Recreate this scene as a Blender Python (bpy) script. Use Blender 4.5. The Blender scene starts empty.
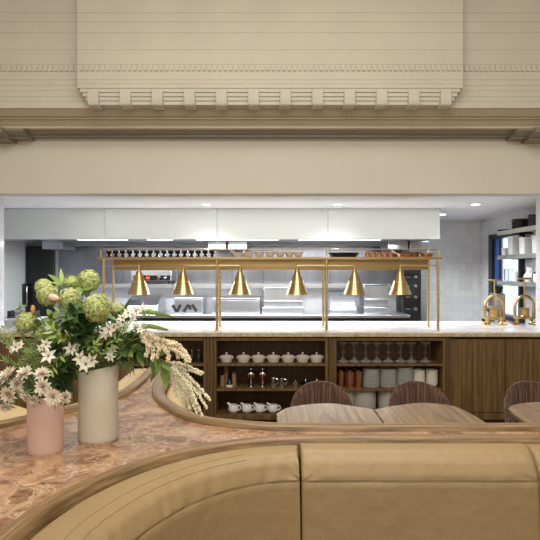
import bpy, math, random
from mathutils import Vector, Matrix
PI = math.pi
random.seed(7)
scn = bpy.context.scene
COL = scn.collection
F = 560.0
EYE = 1.6
def WX(px, Y): return (px - 270) * Y / F
def WZ(py, Y): return EYE + (270 - py) * Y / F
def P(px, py, Y): return Vector((WX(px, Y), Y, WZ(py, Y)))

# ------------------------------------------------------------------ materials
MATS = {}
def nmat(name):
    m = bpy.data.materials.new(name); m.use_nodes = True
    nt = m.node_tree; b = nt.nodes['Principled BSDF']
    MATS[name] = m
    return m, nt, b
def lin(c):
    return tuple(((x/12.92) if x <= 0.04045 else ((x+0.055)/1.055)**2.4) for x in [v/255 for v in c]) + (1,)
def plain(name, c, rough=.5, metal=0, noise=.06, nscale=8, bump=0, bscale=60, spec=.5, **kw):
    m, nt, b = nmat(name)
    b.inputs['Roughness'].default_value = rough; b.inputs['Metallic'].default_value = metal
    b.inputs['Specular IOR Level'].default_value = spec
    tc = nt.nodes.new('ShaderNodeTexCoord'); n = nt.nodes.new('ShaderNodeTexNoise')
    n.inputs['Scale'].default_value = nscale; n.inputs['Detail'].default_value = 4
    nt.links.new(tc.outputs['Object'], n.inputs['Vector'])
    r = nt.nodes.new('ShaderNodeValToRGB'); L = lin(c)
    r.color_ramp.elements[0].position = .3; r.color_ramp.elements[1].position = .7
    r.color_ramp.elements[0].color = tuple(x*(1-noise) for x in L[:3]) + (1,)
    r.color_ramp.elements[1].color = tuple(min(1, x*(1+noise)) for x in L[:3]) + (1,)
    nt.links.new(n.outputs['Fac'], r.inputs['Fac']); nt.links.new(r.outputs['Color'], b.inputs['Base Color'])
    if bump:
        n2 = nt.nodes.new('ShaderNodeTexNoise'); n2.inputs['Scale'].default_value = bscale
        nt.links.new(tc.outputs['Object'], n2.inputs['Vector'])
        bp = nt.nodes.new('ShaderNodeBump'); bp.inputs['Strength'].default_value = bump; bp.inputs['Distance'].default_value = .01
        nt.links.new(n2.outputs['Fac'], bp.inputs['Height']); nt.links.new(bp.outputs['Normal'], b.inputs['Normal'])
    for k, v in kw.items(): b.inputs[k].default_value = v
    return m
def streak(name, c1, c2, stretch, rough=.4, metal=0, detail=6, p=(.35, .68), bump=.05, rvar=0, spec=.5, dist=0.0, line=None, uv=False):
    """grain: noise stretched along an axis (stretch = per-axis scale)"""
    m, nt, b = nmat(name)
    b.inputs['Metallic'].default_value = metal; b.inputs['Roughness'].default_value = rough; b.inputs['Specular IOR Level'].default_value = spec
    tc = nt.nodes.new('ShaderNodeTexCoord'); mp = nt.nodes.new('ShaderNodeMapping')
    mp.inputs['Scale'].default_value = stretch
    src = tc.outputs['UV' if uv else 'Object']
    nt.links.new(src, mp.inputs['Vector'])
    n = nt.nodes.new('ShaderNodeTexNoise'); n.inputs['Scale'].default_value = 1; n.inputs['Detail'].default_value = detail
    n.inputs['Roughness'].default_value = .65; n.inputs['Distortion'].default_value = dist
    nt.links.new(mp.outputs['Vector'], n.inputs['Vector'])
    r = nt.nodes.new('ShaderNodeValToRGB')
    r.color_ramp.elements[0].position = p[0]; r.color_ramp.elements[1].position = p[1]
    r.color_ramp.elements[0].color = lin(c1); r.color_ramp.elements[1].color = lin(c2)
    nt.links.new(n.outputs['Fac'], r.inputs['Fac'])
    out = r.outputs['Color']
    if line:   # cathedral figure: contour lines of a slow noise
        mp2 = nt.nodes.new('ShaderNodeMapping'); mp2.inputs['Scale'].default_value = tuple(s*line[0] for s in stretch)
        nt.links.new(src, mp2.inputs['Vector'])
        n2 = nt.nodes.new('ShaderNodeTexNoise'); n2.inputs['Scale'].default_value = 1; n2.inputs['Detail'].default_value = 1
        nt.links.new(mp2.outputs['Vector'], n2.inputs['Vector'])
        mu = nt.nodes.new('ShaderNodeMath'); mu.operation = 'MULTIPLY'; mu.inputs[1].default_value = line[1]
        nt.links.new(n2.outputs['Fac'], mu.inputs[0])
        fr = nt.nodes.new('ShaderNodeMath'); fr.operation = 'FRACT'; nt.links.new(mu.outputs[0], fr.inputs[0])
        rr = nt.nodes.new('ShaderNodeValToRGB'); rr.color_ramp.elements[0].color = (line[2],)*3+(1,); rr.color_ramp.elements[1].color = (1,1,1,1)
        rr.color_ramp.elements[1].position = .45
        nt.links.new(fr.outputs[0], rr.inputs['Fac'])
        mx = nt.nodes.new('ShaderNodeMixRGB'); mx.blend_type = 'MULTIPLY'; mx.inputs[0].default_value = 1
        nt.links.new(out, mx.inputs[1]); nt.links.new(rr.outputs['Color'], mx.inputs[2]); out = mx.outputs['Color']
    nt.links.new(out, b.inputs['Base Color'])
    if bump:
        bp = nt.nodes.new('ShaderNodeBump'); bp.inputs['Strength'].default_value = bump; bp.inputs['Distance'].default_value = .01
        nt.links.new(n.outputs['Fac'], bp.inputs['Height']); nt.links.new(bp.outputs['Normal'], b.inputs['Normal'])
    if rvar:
        mr = nt.nodes.new('ShaderNodeMapRange'); mr.inputs['To Min'].default_value = rough-rvar; mr.inputs['To Max'].default_value = rough+rvar
        nt.links.new(n.outputs['Fac'], mr.inputs['Value']); nt.links.new(mr.outputs['Result'], b.inputs['Roughness'])
    return m
def emit(name, c, s):
    m, nt, b = nmat(name)
    b.inputs['Base Color'].default_value = lin(c); b.inputs['Emission Color'].default_value = lin(c); b.inputs['Emission Strength'].default_value = s
    return m

plaster = plain('cream_plaster', (220, 214, 200), .7, noise=.02, nscale=2, bump=.03, bscale=40)
plaster_hi = plain('frieze_plaster', (206, 199, 183), .6, noise=.04, nscale=3, bump=.05, bscale=50)
plaster_dark = plain('cornice_paint', (192, 178, 150), .45, noise=.04, nscale=3)
cornice_shaded_grey = plain('shaded_grey_cornice_paint', (138, 128, 112), .3, noise=.05, nscale=5)  # grey paint, with the shade of the cornice underside put into its colour
white_ceil = plain('white_ceiling_paint', (244, 245, 250), .6, noise=.01)
white_wall = plain('white_wall_paint', (240, 242, 246), .55, noise=.02)
gloss_white = plain('glossy_white_panel', (214, 219, 217), .12, noise=.01, nscale=2)
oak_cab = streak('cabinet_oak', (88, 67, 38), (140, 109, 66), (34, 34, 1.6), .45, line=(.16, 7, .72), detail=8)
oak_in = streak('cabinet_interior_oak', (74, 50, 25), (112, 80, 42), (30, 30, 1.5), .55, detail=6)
oak_table = streak('table_oak', (128, 101, 68), (172, 143, 104), (34, 2.0, 20), .4, line=(.13, 10, .66), detail=8)
oak_rim = streak('rim_oak', (92, 70, 44), (168, 138, 98), (5, 260, 1), .33, detail=10, uv=True)
oak_rim_x = oak_rim
oak_dark = streak('dark_oak', (52, 36, 22), (78, 55, 34), (26, 26, 2), .5)
floor_wood = streak('floor_oak', (92, 70, 48), (128, 98, 68), (20, 2, 20), .45)
brass = streak('brushed_brass', (188, 164, 116), (222, 200, 150), (3, 3, 60), .3, 1, bump=.03, rvar=.08)
brass_h = streak('brushed_brass_panel', (168, 142, 98), (194, 166, 118), (1.5, 60, 60), .38, 1, bump=.03)
brass_ant = streak('aged_brass', (186, 152, 94), (232, 202, 142), (14, 14, 14), .28, 1, bump=.15)
steel = streak('brushed_steel', (176, 179, 184), (206, 209, 213), (1.0, 50, 50), .3, 1, bump=.02, rvar=.07)
steel_v = streak('brushed_steel_vertical', (156, 159, 164), (182, 185, 190), (3, 3, .8), .32, 1, bump=.02, rvar=.06)
steel_wall = streak('brushed_steel_cladding', (112, 115, 121), (142, 145, 151), (3, 3, .8), .3, 1, bump=.02, rvar=.06)
chrome = plain('polished_chrome', (210, 212, 216), .08, 1, noise=.01)
black_metal = plain('black_metal', (22, 22, 24), .35, 0, noise=.2)
black_gloss = plain('black_glass', (10, 10, 12), .25, 0, noise=.1)
cast_iron = plain('cast_iron', (28, 27, 27), .45, .3, noise=.2, bump=.1)
copper = streak('copper', (196, 138, 98), (232, 178, 138), (4, 4, 40), .38, 1, bump=.02)
ceramic_w = plain('cream_ceramic', (226, 220, 206), .22, noise=.03)
ceramic_g = plain('grey_stoneware', (190, 194, 186), .4, noise=.08, nscale=20)
ceramic_b = plain('bright_white_ceramic', (236, 236, 236), .25, noise=.02)
vase_cream = plain('cream_matt_vase', (206, 196, 178), .55, noise=.03, nscale=4)
vase_pink = plain('pink_matt_vase', (208, 174, 160), .6, noise=.03, nscale=4)
leather = plain('tan_leather', (156, 132, 94), .42, noise=.05, nscale=3, bump=.35, bscale=22, spec=.4)
leather_l = plain('light_tan_leather', (204, 178, 134), .45, noise=.05, nscale=3, bump=.12, bscale=140, spec=.4)
pip = plain('leather_piping', (138, 116, 84), .5, noise=.05)
dark_smoke = plain('dark_smoked_ceramic', (44, 32, 24), .12, 0, noise=.3)
paint_blue = plain('blue_paint', (64, 96, 170), .5)
rubber = plain('dark_ink', (14, 14, 16), .6)
bulb_m = emit('warm_bulb', (255, 214, 150), 3)
led_m = emit('led_diffuser', (238, 244, 255), 9)
dl_m = emit('downlight_diffuser', (255, 252, 244), 14)
red_m = emit('red_indicator', (255, 40, 24), 4)
blue_m = emit('blue_indicator', (60, 80, 255), 3)
velvet = streak('ribbed_brown_velvet', (74, 52, 40), (124, 92, 74), (60, 60, 1.5), .7, detail=4, p=(.42, .7), spec=.2)
velvet.node_tree.nodes['Principled BSDF'].inputs['Sheen Weight'].default_value = .3

m, nt, b = nmat('clear_glass')
b.inputs['Transmission Weight'].default_value = 1; b.inputs['Roughness'].default_value = .02; b.inputs['IOR'].default_value = 1.45
b.inputs['Base Color'].default_value = (.95, .98, .98, 1); glass = m
m, nt, b = nmat('window_glass')
b.inputs['Transmission Weight'].default_value = 1; b.inputs['Roughness'].default_value = .0; b.inputs['IOR'].default_value = 1.01
b.inputs['Base Color'].default_value = (.9, .94, 1, 1); win_glass = m

def marble(name, base, patch, vein, sc=3.0, vscale=3.0, rough=.25, patch_pos=(.4, .62), vein_pos=(.47, .5, .53), veinmix=.8, speck=None):
    m, nt, b = nmat(name); b.inputs['Roughness'].default_value = rough
    tc = nt.nodes.new('ShaderNodeTexCoord')
    n0 = nt.nodes.new('ShaderNodeTexNoise'); n0.inputs['Scale'].default_value = sc*.8; n0.inputs['Detail'].default_value = 3
    nt.links.new(tc.outputs['Object'], n0.inputs['Vector'])
    mx = nt.nodes.new('ShaderNodeMixRGB'); mx.blend_type = 'LINEAR_LIGHT'; mx.inputs[0].default_value = .25
    nt.links.new(tc.outputs['Object'], mx.inputs[1]); nt.links.new(n0.outputs['Color'], mx.inputs[2])
    n1 = nt.nodes.new('ShaderNodeTexNoise'); n1.inputs['Scale'].default_value = sc; n1.inputs['Detail'].default_value = 10; n1.inputs['Roughness'].default_value = .68
    nt.links.new(mx.outputs[0], n1.inputs['Vector'])
    r = nt.nodes.new('ShaderNodeValToRGB'); r.color_ramp.elements[0].position = patch_pos[0]; r.color_ramp.elements[1].position = patch_pos[1]
    r.color_ramp.elements[0].color = lin(base); r.color_ramp.elements[1].color = lin(patch)
    nt.links.new(n1.outputs['Fac'], r.inputs['Fac'])
    n2 = nt.nodes.new('ShaderNodeTexNoise'); n2.inputs['Scale'].default_value = vscale; n2.inputs['Detail'].default_value = 6; n2.inputs['Distortion'].default_value = 1.2
    nt.links.new(mx.outputs[0], n2.inputs['Vector'])
    r2 = nt.nodes.new('ShaderNodeValToRGB'); e = r2.color_ramp.elements
    e[0].position = vein_pos[0]; e[0].color = (0, 0, 0, 1); e[1].position = vein_pos[1]; e[1].color = (veinmix,)*3+(1,)
    q = e.new(vein_pos[2]); q.color = (0, 0, 0, 1)
    nt.links.new(n2.outputs['Fac'], r2.inputs['Fac'])
    m2 = nt.nodes.new('ShaderNodeMixRGB'); nt.links.new(r2.outputs['Color'], m2.inputs[0]); nt.links.new(r.outputs['Color'], m2.inputs[1]); m2.inputs[2].default_value = lin(vein)
    out = m2.outputs[0]
    if speck:
        n3 = nt.nodes.new('ShaderNodeTexNoise'); n3.inputs['Scale'].default_value = speck[1]; n3.inputs['Detail'].default_value = 8; n3.inputs['Roughness'].default_value = .75
        nt.links.new(mx.outputs[0], n3.inputs['Vector'])
        r3 = nt.nodes.new('ShaderNodeValToRGB'); r3.color_ramp.elements[0].position = speck[2]; r3.color_ramp.elements[1].position = speck[3]
        nt.links.new(n3.outputs['Fac'], r3.inputs['Fac'])
        m3 = nt.nodes.new('ShaderNodeMixRGB'); nt.links.new(r3.outputs['Color'], m3.inputs[0]); nt.links.new(out, m3.inputs[1]); m3.inputs[2].default_value = lin(speck[0])
        out = m3.outputs[0]
    nt.links.new(out, b.inputs['Base Color'])
    return m
red_marble = marble('rose_breccia_marble', (118, 80, 54), (180, 140, 106), (210, 188, 156), 8, 6, .3, (.42, .58), (.465, .5, .52), .7, ((214, 188, 154), 9, .56, .70))
white_marble = marble('white_marble', (206, 205, 203), (164, 162, 160), (176, 156, 124), 3.5, 3.0, .25, (.46, .72), (.47, .5, .53), .45)
gold_edge = marble('worn_marble_edge', (214, 198, 160), (180, 156, 110), (230, 220, 200), 10, 8, .4)

def tile_mat(name, axes, w=.1, c1=(224, 226, 226), c2=(208, 212, 219), mortar=(206, 206, 204)):
    m, nt, b = nmat(name); b.inputs['Roughness'].default_value = .18
    tc = nt.nodes.new('ShaderNodeTexCoord'); s = nt.nodes.new('ShaderNodeSeparateXYZ'); c = nt.nodes.new('ShaderNodeCombineXYZ')
    nt.links.new(tc.outputs['Object'], s.inputs[0])
    nt.links.new(s.outputs[axes[0]], c.inputs[0]); nt.links.new(s.outputs[axes[1]], c.inputs[1])
    br = nt.nodes.new('ShaderNodeTexBrick'); br.offset = 0; br.inputs['Scale'].default_value = 1
    br.inputs['Brick Width'].default_value = w; br.inputs['Row Height'].default_value = w; br.inputs['Mortar Size'].default_value = .0025
    br.inputs['Color1'].default_value = lin(c1); br.inputs['Color2'].default_value = lin(c2); br.inputs['Mortar'].default_value = lin(mortar)
    br.inputs['Bias'].default_value = -.2
    nt.links.new(c.outputs[0], br.inputs['Vector']); nt.links.new(br.outputs['Color'], b.inputs['Base Color'])
    bp = nt.nodes.new('ShaderNodeBump'); bp.inputs['Strength'].default_value = .3; bp.inputs['Distance'].default_value = .003; bp.invert = True
    nt.links.new(br.outputs['Fac'], bp.inputs['Height']); nt.links.new(bp.outputs['Normal'], b.inputs['Normal'])
    return m
tile_xz = tile_mat('glazed_tile_back', (0, 2)); tile_yz = tile_mat('glazed_tile_side', (1, 2))

def leafm(name, c, rough=.45, noise=.3, ns=30, tr=.0):
    return plain(name, c, rough, noise=noise, nscale=ns)
leaf_d = leafm('dark_leaf', (58, 84, 36)); leaf_m = leafm('mid_leaf', (112, 140, 62)); leaf_l = leafm('light_leaf', (152, 178, 86))
stem_m = leafm('green_stem', (96, 116, 56)); ball_m = leafm('pale_green_floret', (208, 216, 142), .6, .22, 60)
ball_in = leafm('floret_core', (150, 164, 90), .7); white_p = leafm('white_petal', (236, 232, 212), .6, .05)
cream_p = leafm('cream_blossom', (240, 226, 192), .6, .15, 40); pinkcream = leafm('blush_petal', (238, 228, 208), .6, .12, 40)
pink_c = leafm('dusty_pink_centre', (168, 112, 98), .7, .3, 80); pinkbud = leafm('pale_pink_bud', (236, 200, 186), .6, .08)
eye_m = leafm('flower_eye', (110, 96, 50), .7); spike_g = leafm('green_spike_bud', (128, 152, 74), .6, .2, 60); fern_m = leafm('feathery_green', (122, 146, 78))
cream_s = leafm('cream_hanging_blossom', (236, 230, 198), .65, .18, 60); tan_s = leafm('tan_stem', (150, 120, 76), .7)

# ------------------------------------------------------------------ mesh builder
class MB:
    def __init__(s): s.v = []; s.f = []; s.uv = {}
    def add(s, vs, fs, M=None):
        o = len(s.v)
        for p in vs:
            p = Vector(p); s.v.append(tuple(M @ p) if M else tuple(p))
        s.f += [tuple(i+o for i in f) for f in fs]
        return s
    def box(s, x0, x1, y0, y1, z0, z1, M=None):
        return s.add([(x0,y0,z0),(x1,y0,z0),(x1,y1,z0),(x0,y1,z0),(x0,y0,z1),(x1,y0,z1),(x1,y1,z1),(x0,y1,z1)],
              [(0,3,2,1),(4,5,6,7),(0,1,5,4),(1,2,6,5),(2,3,7,6),(3,0,4,7)], M)
    def prism(s, poly, z0, z1, M=None):
        n = len(poly)
        vs = [(x,y,z0) for x,y in poly]+[(x,y,z1) for x,y in poly]
        fs = [tuple(range(n-1,-1,-1)), tuple(range(n,2*n))]+[(i,(i+1)%n,(i+1)%n+n,i+n) for i in range(n)]
        return s.add(vs, fs, M)
    def extx(s, prof, x0, x1):   # prof list of (y,z) closed polygon, extruded along x
        n = len(prof)
        vs = [(x0,y,z) for y,z in prof]+[(x1,y,z) for y,z in prof]
        fs = [tuple(range(n)), tuple(range(2*n-1,n-1,-1))]+[(i,i+n,(i+1)%n+n,(i+1)%n) for i in range(n)]
        return s.add(vs, fs)
    def lathe(s, prof, n=24, M=None, sx=1, sy=1, cap=True):
        vs = []; fs = []
        for r, z in prof:
            for k in range(n):
                a = 2*PI*k/n; vs.append((r*math.cos(a)*sx, r*math.sin(a)*sy, z))
        for i in range(len(prof)-1):
            for k in range(n):
                fs.append((i*n+k, i*n+(k+1)%n, (i+1)*n+(k+1)%n, (i+1)*n+k))
        if cap:
            if prof[0][0] > 1e-6: fs.append(tuple(range(n-1,-1,-1)))
            if prof[-1][0] > 1e-6: fs.append(tuple((len(prof)-1)*n+k for k in range(n)))
        return s.add(vs, fs, M)
    def tube(s, path, r, n=8, closed=False):
        path = [Vector(p) for p in path]; m_ = len(path)
        rs = r if isinstance(r, (list, tuple)) else [r]*m_
        vs = []; fs = []; prev = None
        for i, p in enumerate(path):
            if closed: t = path[(i+1)%m_]-path[i-1]
            else: t = path[min(i+1, m_-1)]-path[max(i-1, 0)]
            if t.length < 1e-9: t = Vector((0,0,1))
            t.normalize()
            if prev is None:
                a = Vector((0,0,1)) if abs(t.z) < .9 else Vector((1,0,0))
                u = t.cross(a).normalized()
            else:
                u = (prev - t*prev.dot(t)); u = u.normalized() if u.length > 1e-6 else t.orthogonal().normalized()
            prev = u; w = t.cross(u)
            for k in range(n):
                a = 2*PI*k/n; vs.append(p+(u*math.cos(a)+w*math.sin(a))*rs[i])
        for i in range(m_ if closed else m_-1):
            j = (i+1)%m_
            for k in range(n): fs.append((i*n+k, i*n+(k+1)%n, j*n+(k+1)%n, j*n+k))
        if not closed:
            fs.append(tuple(range(n-1,-1,-1))); fs.append(tuple((m_-1)*n+k for k in range(n)))
        return s.add(vs, fs)
    def blob(s, c, r, n=6, m_=4, sc=(1,1,1), M=None):
        vs = []; fs = []; c = Vector(c)
        for i in range(1, m_):
            th = PI*i/m_
            for k in range(n):
                a = 2*PI*k/n+i*.4; vs.append(c+Vector((math.sin(th)*math.cos(a)*sc[0], math.sin(th)*math.sin(a)*sc[1], math.cos(th)*sc[2]))*r)
        t = len(vs); vs.append(c+Vector((0,0,r*sc[2]))); vs.append(c-Vector((0,0,r*sc[2])))
        for i in range(m_-2):
            for k in range(n): fs.append((i*n+k, i*n+(k+1)%n, (i+1)*n+(k+1)%n, (i+1)*n+k))
        for k in range(n): fs.append((t, (k+1)%n, k)); fs.append((t+1, (m_-2)*n+k, (m_-2)*n+(k+1)%n))
        return s.add(vs, fs, M)
    def sweep(s, path, prof, wf=None, closed_prof=True):
        """path: plan points (x,y); prof: (u,z), u along the left normal of the path; wf(t)->scale of u"""
        n = len(prof); m_ = len(path); vs = []; fs = []; o_ = len(s.v); run = 0
        for i, p in enumerate(path):
            if i: run += (Vector(p)-Vector(path[i-1])).length
            for k in range(n): s.uv[o_+i*n+k] = (run, k*.012)
            a = Vector(path[max(i-1,0)]); c = Vector(path[min(i+1,m_-1)]); t = (c-a).normalized(); nn = Vector((-t.y, t.x))
            w = wf(i/(m_-1)) if wf else 1
            for u, z in prof: vs.append((p[0]+nn.x*u*w, p[1]+nn.y*u*w, z))
        for i in range(m_-1):
            for k in range(n if closed_prof else n-1):
                fs.append((i*n+k, i*n+(k+1)%n, (i+1)*n+(k+1)%n, (i+1)*n+k))
        if closed_prof:
            fs.append(tuple(range(n-1,-1,-1))); fs.append(tuple((m_-1)*n+k for k in range(n)))
        return s.add(vs, fs)
    def leaf(s, base, d, L, W, droop=.2, n=5, up=None, fold=.15):
        base = Vector(base); d = Vector(d).normalized()
        up = Vector(up) if up else Vector((random.uniform(-.5,.5), random.uniform(-1,-.2), random.uniform(.2,1)))
        side = d.cross(up)
        side = side.normalized() if side.length > 1e-3 else d.orthogonal().normalized()
        nn = side.cross(d).normalized(); vs = []; fs = []
        for i in range(n+1):
            t = i/n; w = W*.5*math.sin(PI*min(1, t**.75))+.0003
            c = base+d*L*t-Vector((0,0,1))*droop*L*t*t
            vs += [c+side*w+nn*w*fold, c, c-side*w+nn*w*fold]
        for i in range(n):
            a = i*3; fs += [(a,a+1,a+4,a+3),(a+1,a+2,a+5,a+4)]
        return s.add(vs, fs)
    def build(s, name, mat, parent=None, smooth=True, bev=0, label=None, stuff=False, angle=35, loc=None, solid=0):
        me = bpy.data.meshes.new(name); me.from_pydata(s.v, [], s.f); me.update()
        import bmesh
        bm = bmesh.new(); bm.from_mesh(me); bmesh.ops.recalc_face_normals(bm, faces=bm.faces); bm.to_mesh(me); bm.free()
        o = bpy.data.objects.new(name, me); COL.objects.link(o)
        me.materials.append(mat)
        if s.uv:
            ul = me.uv_layers.new(name='UVMap')
            for lp in me.loops: ul.data[lp.index].uv = s.uv.get(lp.vertex_index, (0, 0))
        if smooth:
            me.polygons.foreach_set('use_smooth', [True]*len(me.polygons))
            if angle < 180: me.set_sharp_from_angle(angle=math.radians(angle))
        if parent: o.parent = parent
        if loc: o.location = loc
        if bev:
            b = o.modifiers.new('bevel', 'BEVEL'); b.width = bev; b.segments = 2; b.limit_method = 'ANGLE'
        if solid:
            b = o.modifiers.new('solid', 'SOLIDIFY'); b.thickness = solid
        if label: o['label'] = label
        if stuff: o['kind'] = 'stuff'
        return o

def tag(o, label, cat, group=None):
    o['label'] = label; o['category'] = cat
    if group: o['group'] = group
    return o
def thing(name, label, cat, loc=(0,0,0), rz=0, group=None):
    o = bpy.data.objects.new(name, None); COL.objects.link(o); o.location = loc; o.rotation_euler = (0,0,rz); o.empty_display_size = .05
    return tag(o, label, cat, group)
def struct(name, mb, mat, parent=None, **kw):
    o = mb.build(name, mat, parent, **kw)
    if not parent: o['kind'] = 'structure'
    return o
def dup(root, loc, rz=None, label=None, group=None):
    r = root.copy(); COL.objects.link(r); r.location = loc
    if rz is not None: r.rotation_euler = (0,0,rz)
    if label: r['label'] = label
    if group: r['group'] = group
    for ch in list(root.children):
        c = ch.copy(); COL.objects.link(c); c.parent = r
        for g in list(ch.children):
            d = g.copy(); COL.objects.link(d); d.parent = c
    return r
def spline(pts, k=8):
    pts = [Vector(p) for p in pts]; out = []
    for i in range(len(pts)-1):
        p0 = pts[max(i-1,0)]; p1 = pts[i]; p2 = pts[i+1]; p3 = pts[min(i+2, len(pts)-1)]
        for j in range(k):
            t = j/k
            out.append(.5*((2*p1)+(p2-p0)*t+(2*p0-5*p1+4*p2-p3)*t*t+(3*p1-p0-3*p2+p3)*t**3))
    out.append(pts[-1]); return out
def arc_path(pts, r, n=5):   # polyline with rounded corners
    pts = [Vector(p) for p in pts]; out = [pts[0]]
    for i in range(1, len(pts)-1):
        a = (pts[i-1]-pts[i]).normalized(); b = (pts[i+1]-pts[i]).normalized()
        p0 = pts[i]+a*r; p2 = pts[i]+b*r
        for j in range(n+1):
            t = j/n; out.append(p0*(1-t)**2+pts[i]*2*t*(1-t)+p2*t*t)
    out.append(pts[-1]); return out

# ------------------------------------------------------------------ room shell
struct('floor', MB().box(-4.2, 4.2, -3.2, 8.5, -.1, 0), floor_wood)
struct('wall_left', MB().box(-4.2, -4.05, -3.2, 5.4, 0, 4.6), plaster)
struct('wall_right', MB().box(4.05, 4.2, -3.2, 5.4, 0, 4.6), plaster)
struct('wall_behind', MB().box(-4.2, 4.2, -3.3, -3.2, 0, 4.6), plaster)
struct('ceiling', MB().box(-4.2, 4.2, -3.3, 5.6, 4.6, 4.7), plaster)
KC = 2.337
struct('wall_header', MB().box(-4.2, 4.2, 5.40, 5.60, KC, 4.6), plaster)
struct('wall_pier_left', MB().box(-4.2, -2.73, 5.40, 5.75, 0, KC), tile_yz)
struct('wall_pier_right', MB().box(2.73, 4.2, 5.40, 5.75, 0, KC), tile_yz)
struct('ceiling_kitchen', MB().box(-4.2, 4.2, 5.60, 8.5, KC, KC+.1), white_ceil)
struct('wall_kitchen_left', MB().box(-3.75, -3.6, 5.75, 8.3, 0, KC), white_wall)
struct('wall_kitchen_back', MB().box(-3.75, 3.3, 8.3, 8.45, 0, KC), tile_xz)
# right kitchen wall with a window opening
wy0, wy1, wz0, wz1 = 6.85, 7.85, .95, 2.09
wr = MB()
wr.box(3.12, 3.27, 5.75, wy0, 0, KC); wr.box(3.12, 3.27, wy1, 8.3, 0, KC)
wr.box(3.12, 3.27, wy0, wy1, 0, wz0); wr.box(3.12, 3.27, wy0, wy1, wz1, KC)
struct('wall_kitchen_right', wr, tile_yz)
fr = MB(); t = .06
fr.box(3.06, 3.2, wy1-.12, wy1, wz0, wz1); fr.box(3.06, 3.2, wy0, wy0+t, wz0, wz1)
fr.box(3.06, 3.2, wy0+t, wy1-t, wz1-t, wz1); fr.box(3.06, 3.2, wy0+t, wy1-t, wz0, wz0+t)
win = struct('window_1', fr, black_metal, bev=.003)
MB().box(3.15, 3.156, wy0+t, wy1-t, wz0+t, wz1-t).build('pane', win_glass, win)
MB().box(3.10, 3.14, wy1-.17, wy1-.12, wz0+t, wz1-t).build('blue_frame_strip', paint_blue, win, label='blue painted inner strip')

# ------------------------------------------------------------------ cornice and frieze
def cz(py, Y): return WZ(py, Y)
def steps(p0, seq):
    out = [p0]
    for k, Y, py in seq:
        out.append((Y, out[-1][1]) if k == 'H' else (Y, cz(py, Y)))
    return out
band = steps((4.985, cz(108.3, 4.985)), [('S', 5.05, 116.3), ('H', 5.08, 0), ('V', 5.08, 118.9), ('H', 5.105, 0), ('S', 5.14, 125), ('H', 5.15, 0), ('V', 5.15, 128.3), ('H', 5.40, 0)])
struct('trim_2', MB().extx([(5.40, 3.06), (4.985, 3.06)]+band, -4.05, 4.05), plaster_dark, angle=20)
grey = steps((5.20, band[-1][1]-.0005), [('S', 5.20, 129.6), ('S', 5.26, 134), ('H', 5.29, 0), ('V', 5.29, 136.2), ('H', 5.40, 0)])
struct('trim_1', MB().extx([(5.40, band[-1][1]-.0005)]+grey, -2.27, 2.27), cornice_shaded_grey, angle=20)
for i, (xa, xb, dz, dy) in enumerate(((-2.44, -2.27, .024, .05), (-4.05, -2.44, .048, .10), (2.27, 2.42, .024, .05), (2.42, 4.05, .048, .10))):
    g2 = [(5.40, band[-1][1]-.0005), (5.20-dy, band[-1][1]-.0005)]+[(min(5.40, y-dy) if j < len(grey)-1 else 5.40, z-dz) for j, (y, z) in enumerate(grey)]
    struct('trim_%d' % (3+i), MB().extx(g2, xa, xb), cornice_shaded_grey, angle=20)
def grooved(Yf, zs, ztop, yback, gh=.004, gd=.004):
    """vertical face at Yf from zs[0] upward with thin shadow grooves at every z of zs[1:]"""
    pr = [(yback, zs[0]), (Yf, zs[0])]
    for z in zs[1:]:
        pr += [(Yf, z-gh/2), (Yf+gd, z-gh/2+.001), (Yf+gd, z+gh/2), (Yf, z+gh/2+.001)]
    return pr + [(Yf, ztop), (yback, ztop)]
Yb = 4.975
zs = [cz(y, Yb) for y in (108, 102, 97, 91, 85.5, 80, 64.5, 50, 33, 22, 13)]
struct('trim_7', MB().extx(grooved(Yb, zs, 4.6, 5.40), -4.05, 4.05), plaster_hi, angle=20)
dt = MB(); x = -3.98
while x < 3.98:
    if abs(x+.02) > 1.70: dt.box(x, x+.028, Yb-.014, Yb+.001, cz(71.5, Yb), cz(65.5, Yb))
    x += .046
dt.build('dentil_band', plaster_hi, bpy.data.objects['trim_7'], smooth=False)
Yp = 4.85; HX = 1.671
zs = [cz(y, Yp) for y in (88, 84, 80, 64.5, 50, 33, 22, 13)]
pn = struct('trim_8', MB().extx(grooved(Yp, zs, 4.6, Yb-.001), -HX, HX), plaster_hi, angle=20)
st = MB(); zt_ = cz(88, Yp); zb_ = cz(107.6, Yb); nst = 4
for k in range(nst):
    ins = .02*(k+1); yf = Yp+.008+.012*k
    st.box(-HX+ins, HX-ins, yf, Yb-.001, zt_-(zt_-zb_)*(k+1)/nst, zt_-(zt_-zb_)*k/nst+.001)
st.build('corbel_table', plaster_hi, pn, smooth=False, bev=.003)
dt = MB(); x = -HX+.03
while x < HX-.03:
    dt.box(x, x+.026, Yp-.014, Yp+.001, cz(71, Yp), cz(65, Yp)); x += .046
dt.build('dentil_band', plaster_hi, pn, smooth=False)
for i in range(12):
    xc = WX(93+32.1*i, Yp)
    zq = cz(110, Yb); mb = MB().extx([(Yb-.002, cz(88.5, Yp)), (Yp-.002, cz(88.5, Yp)), (Yp-.008, cz(92, Yp)), (Yp-.008, zq+.03), (Yp+.0, zq+.01), (Yp+.02, zq), (Yb-.002, zq)], xc-.048, xc+.048)
    mb.build('corbel', plaster_hi, pn, bev=.004, angle=25)

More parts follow.
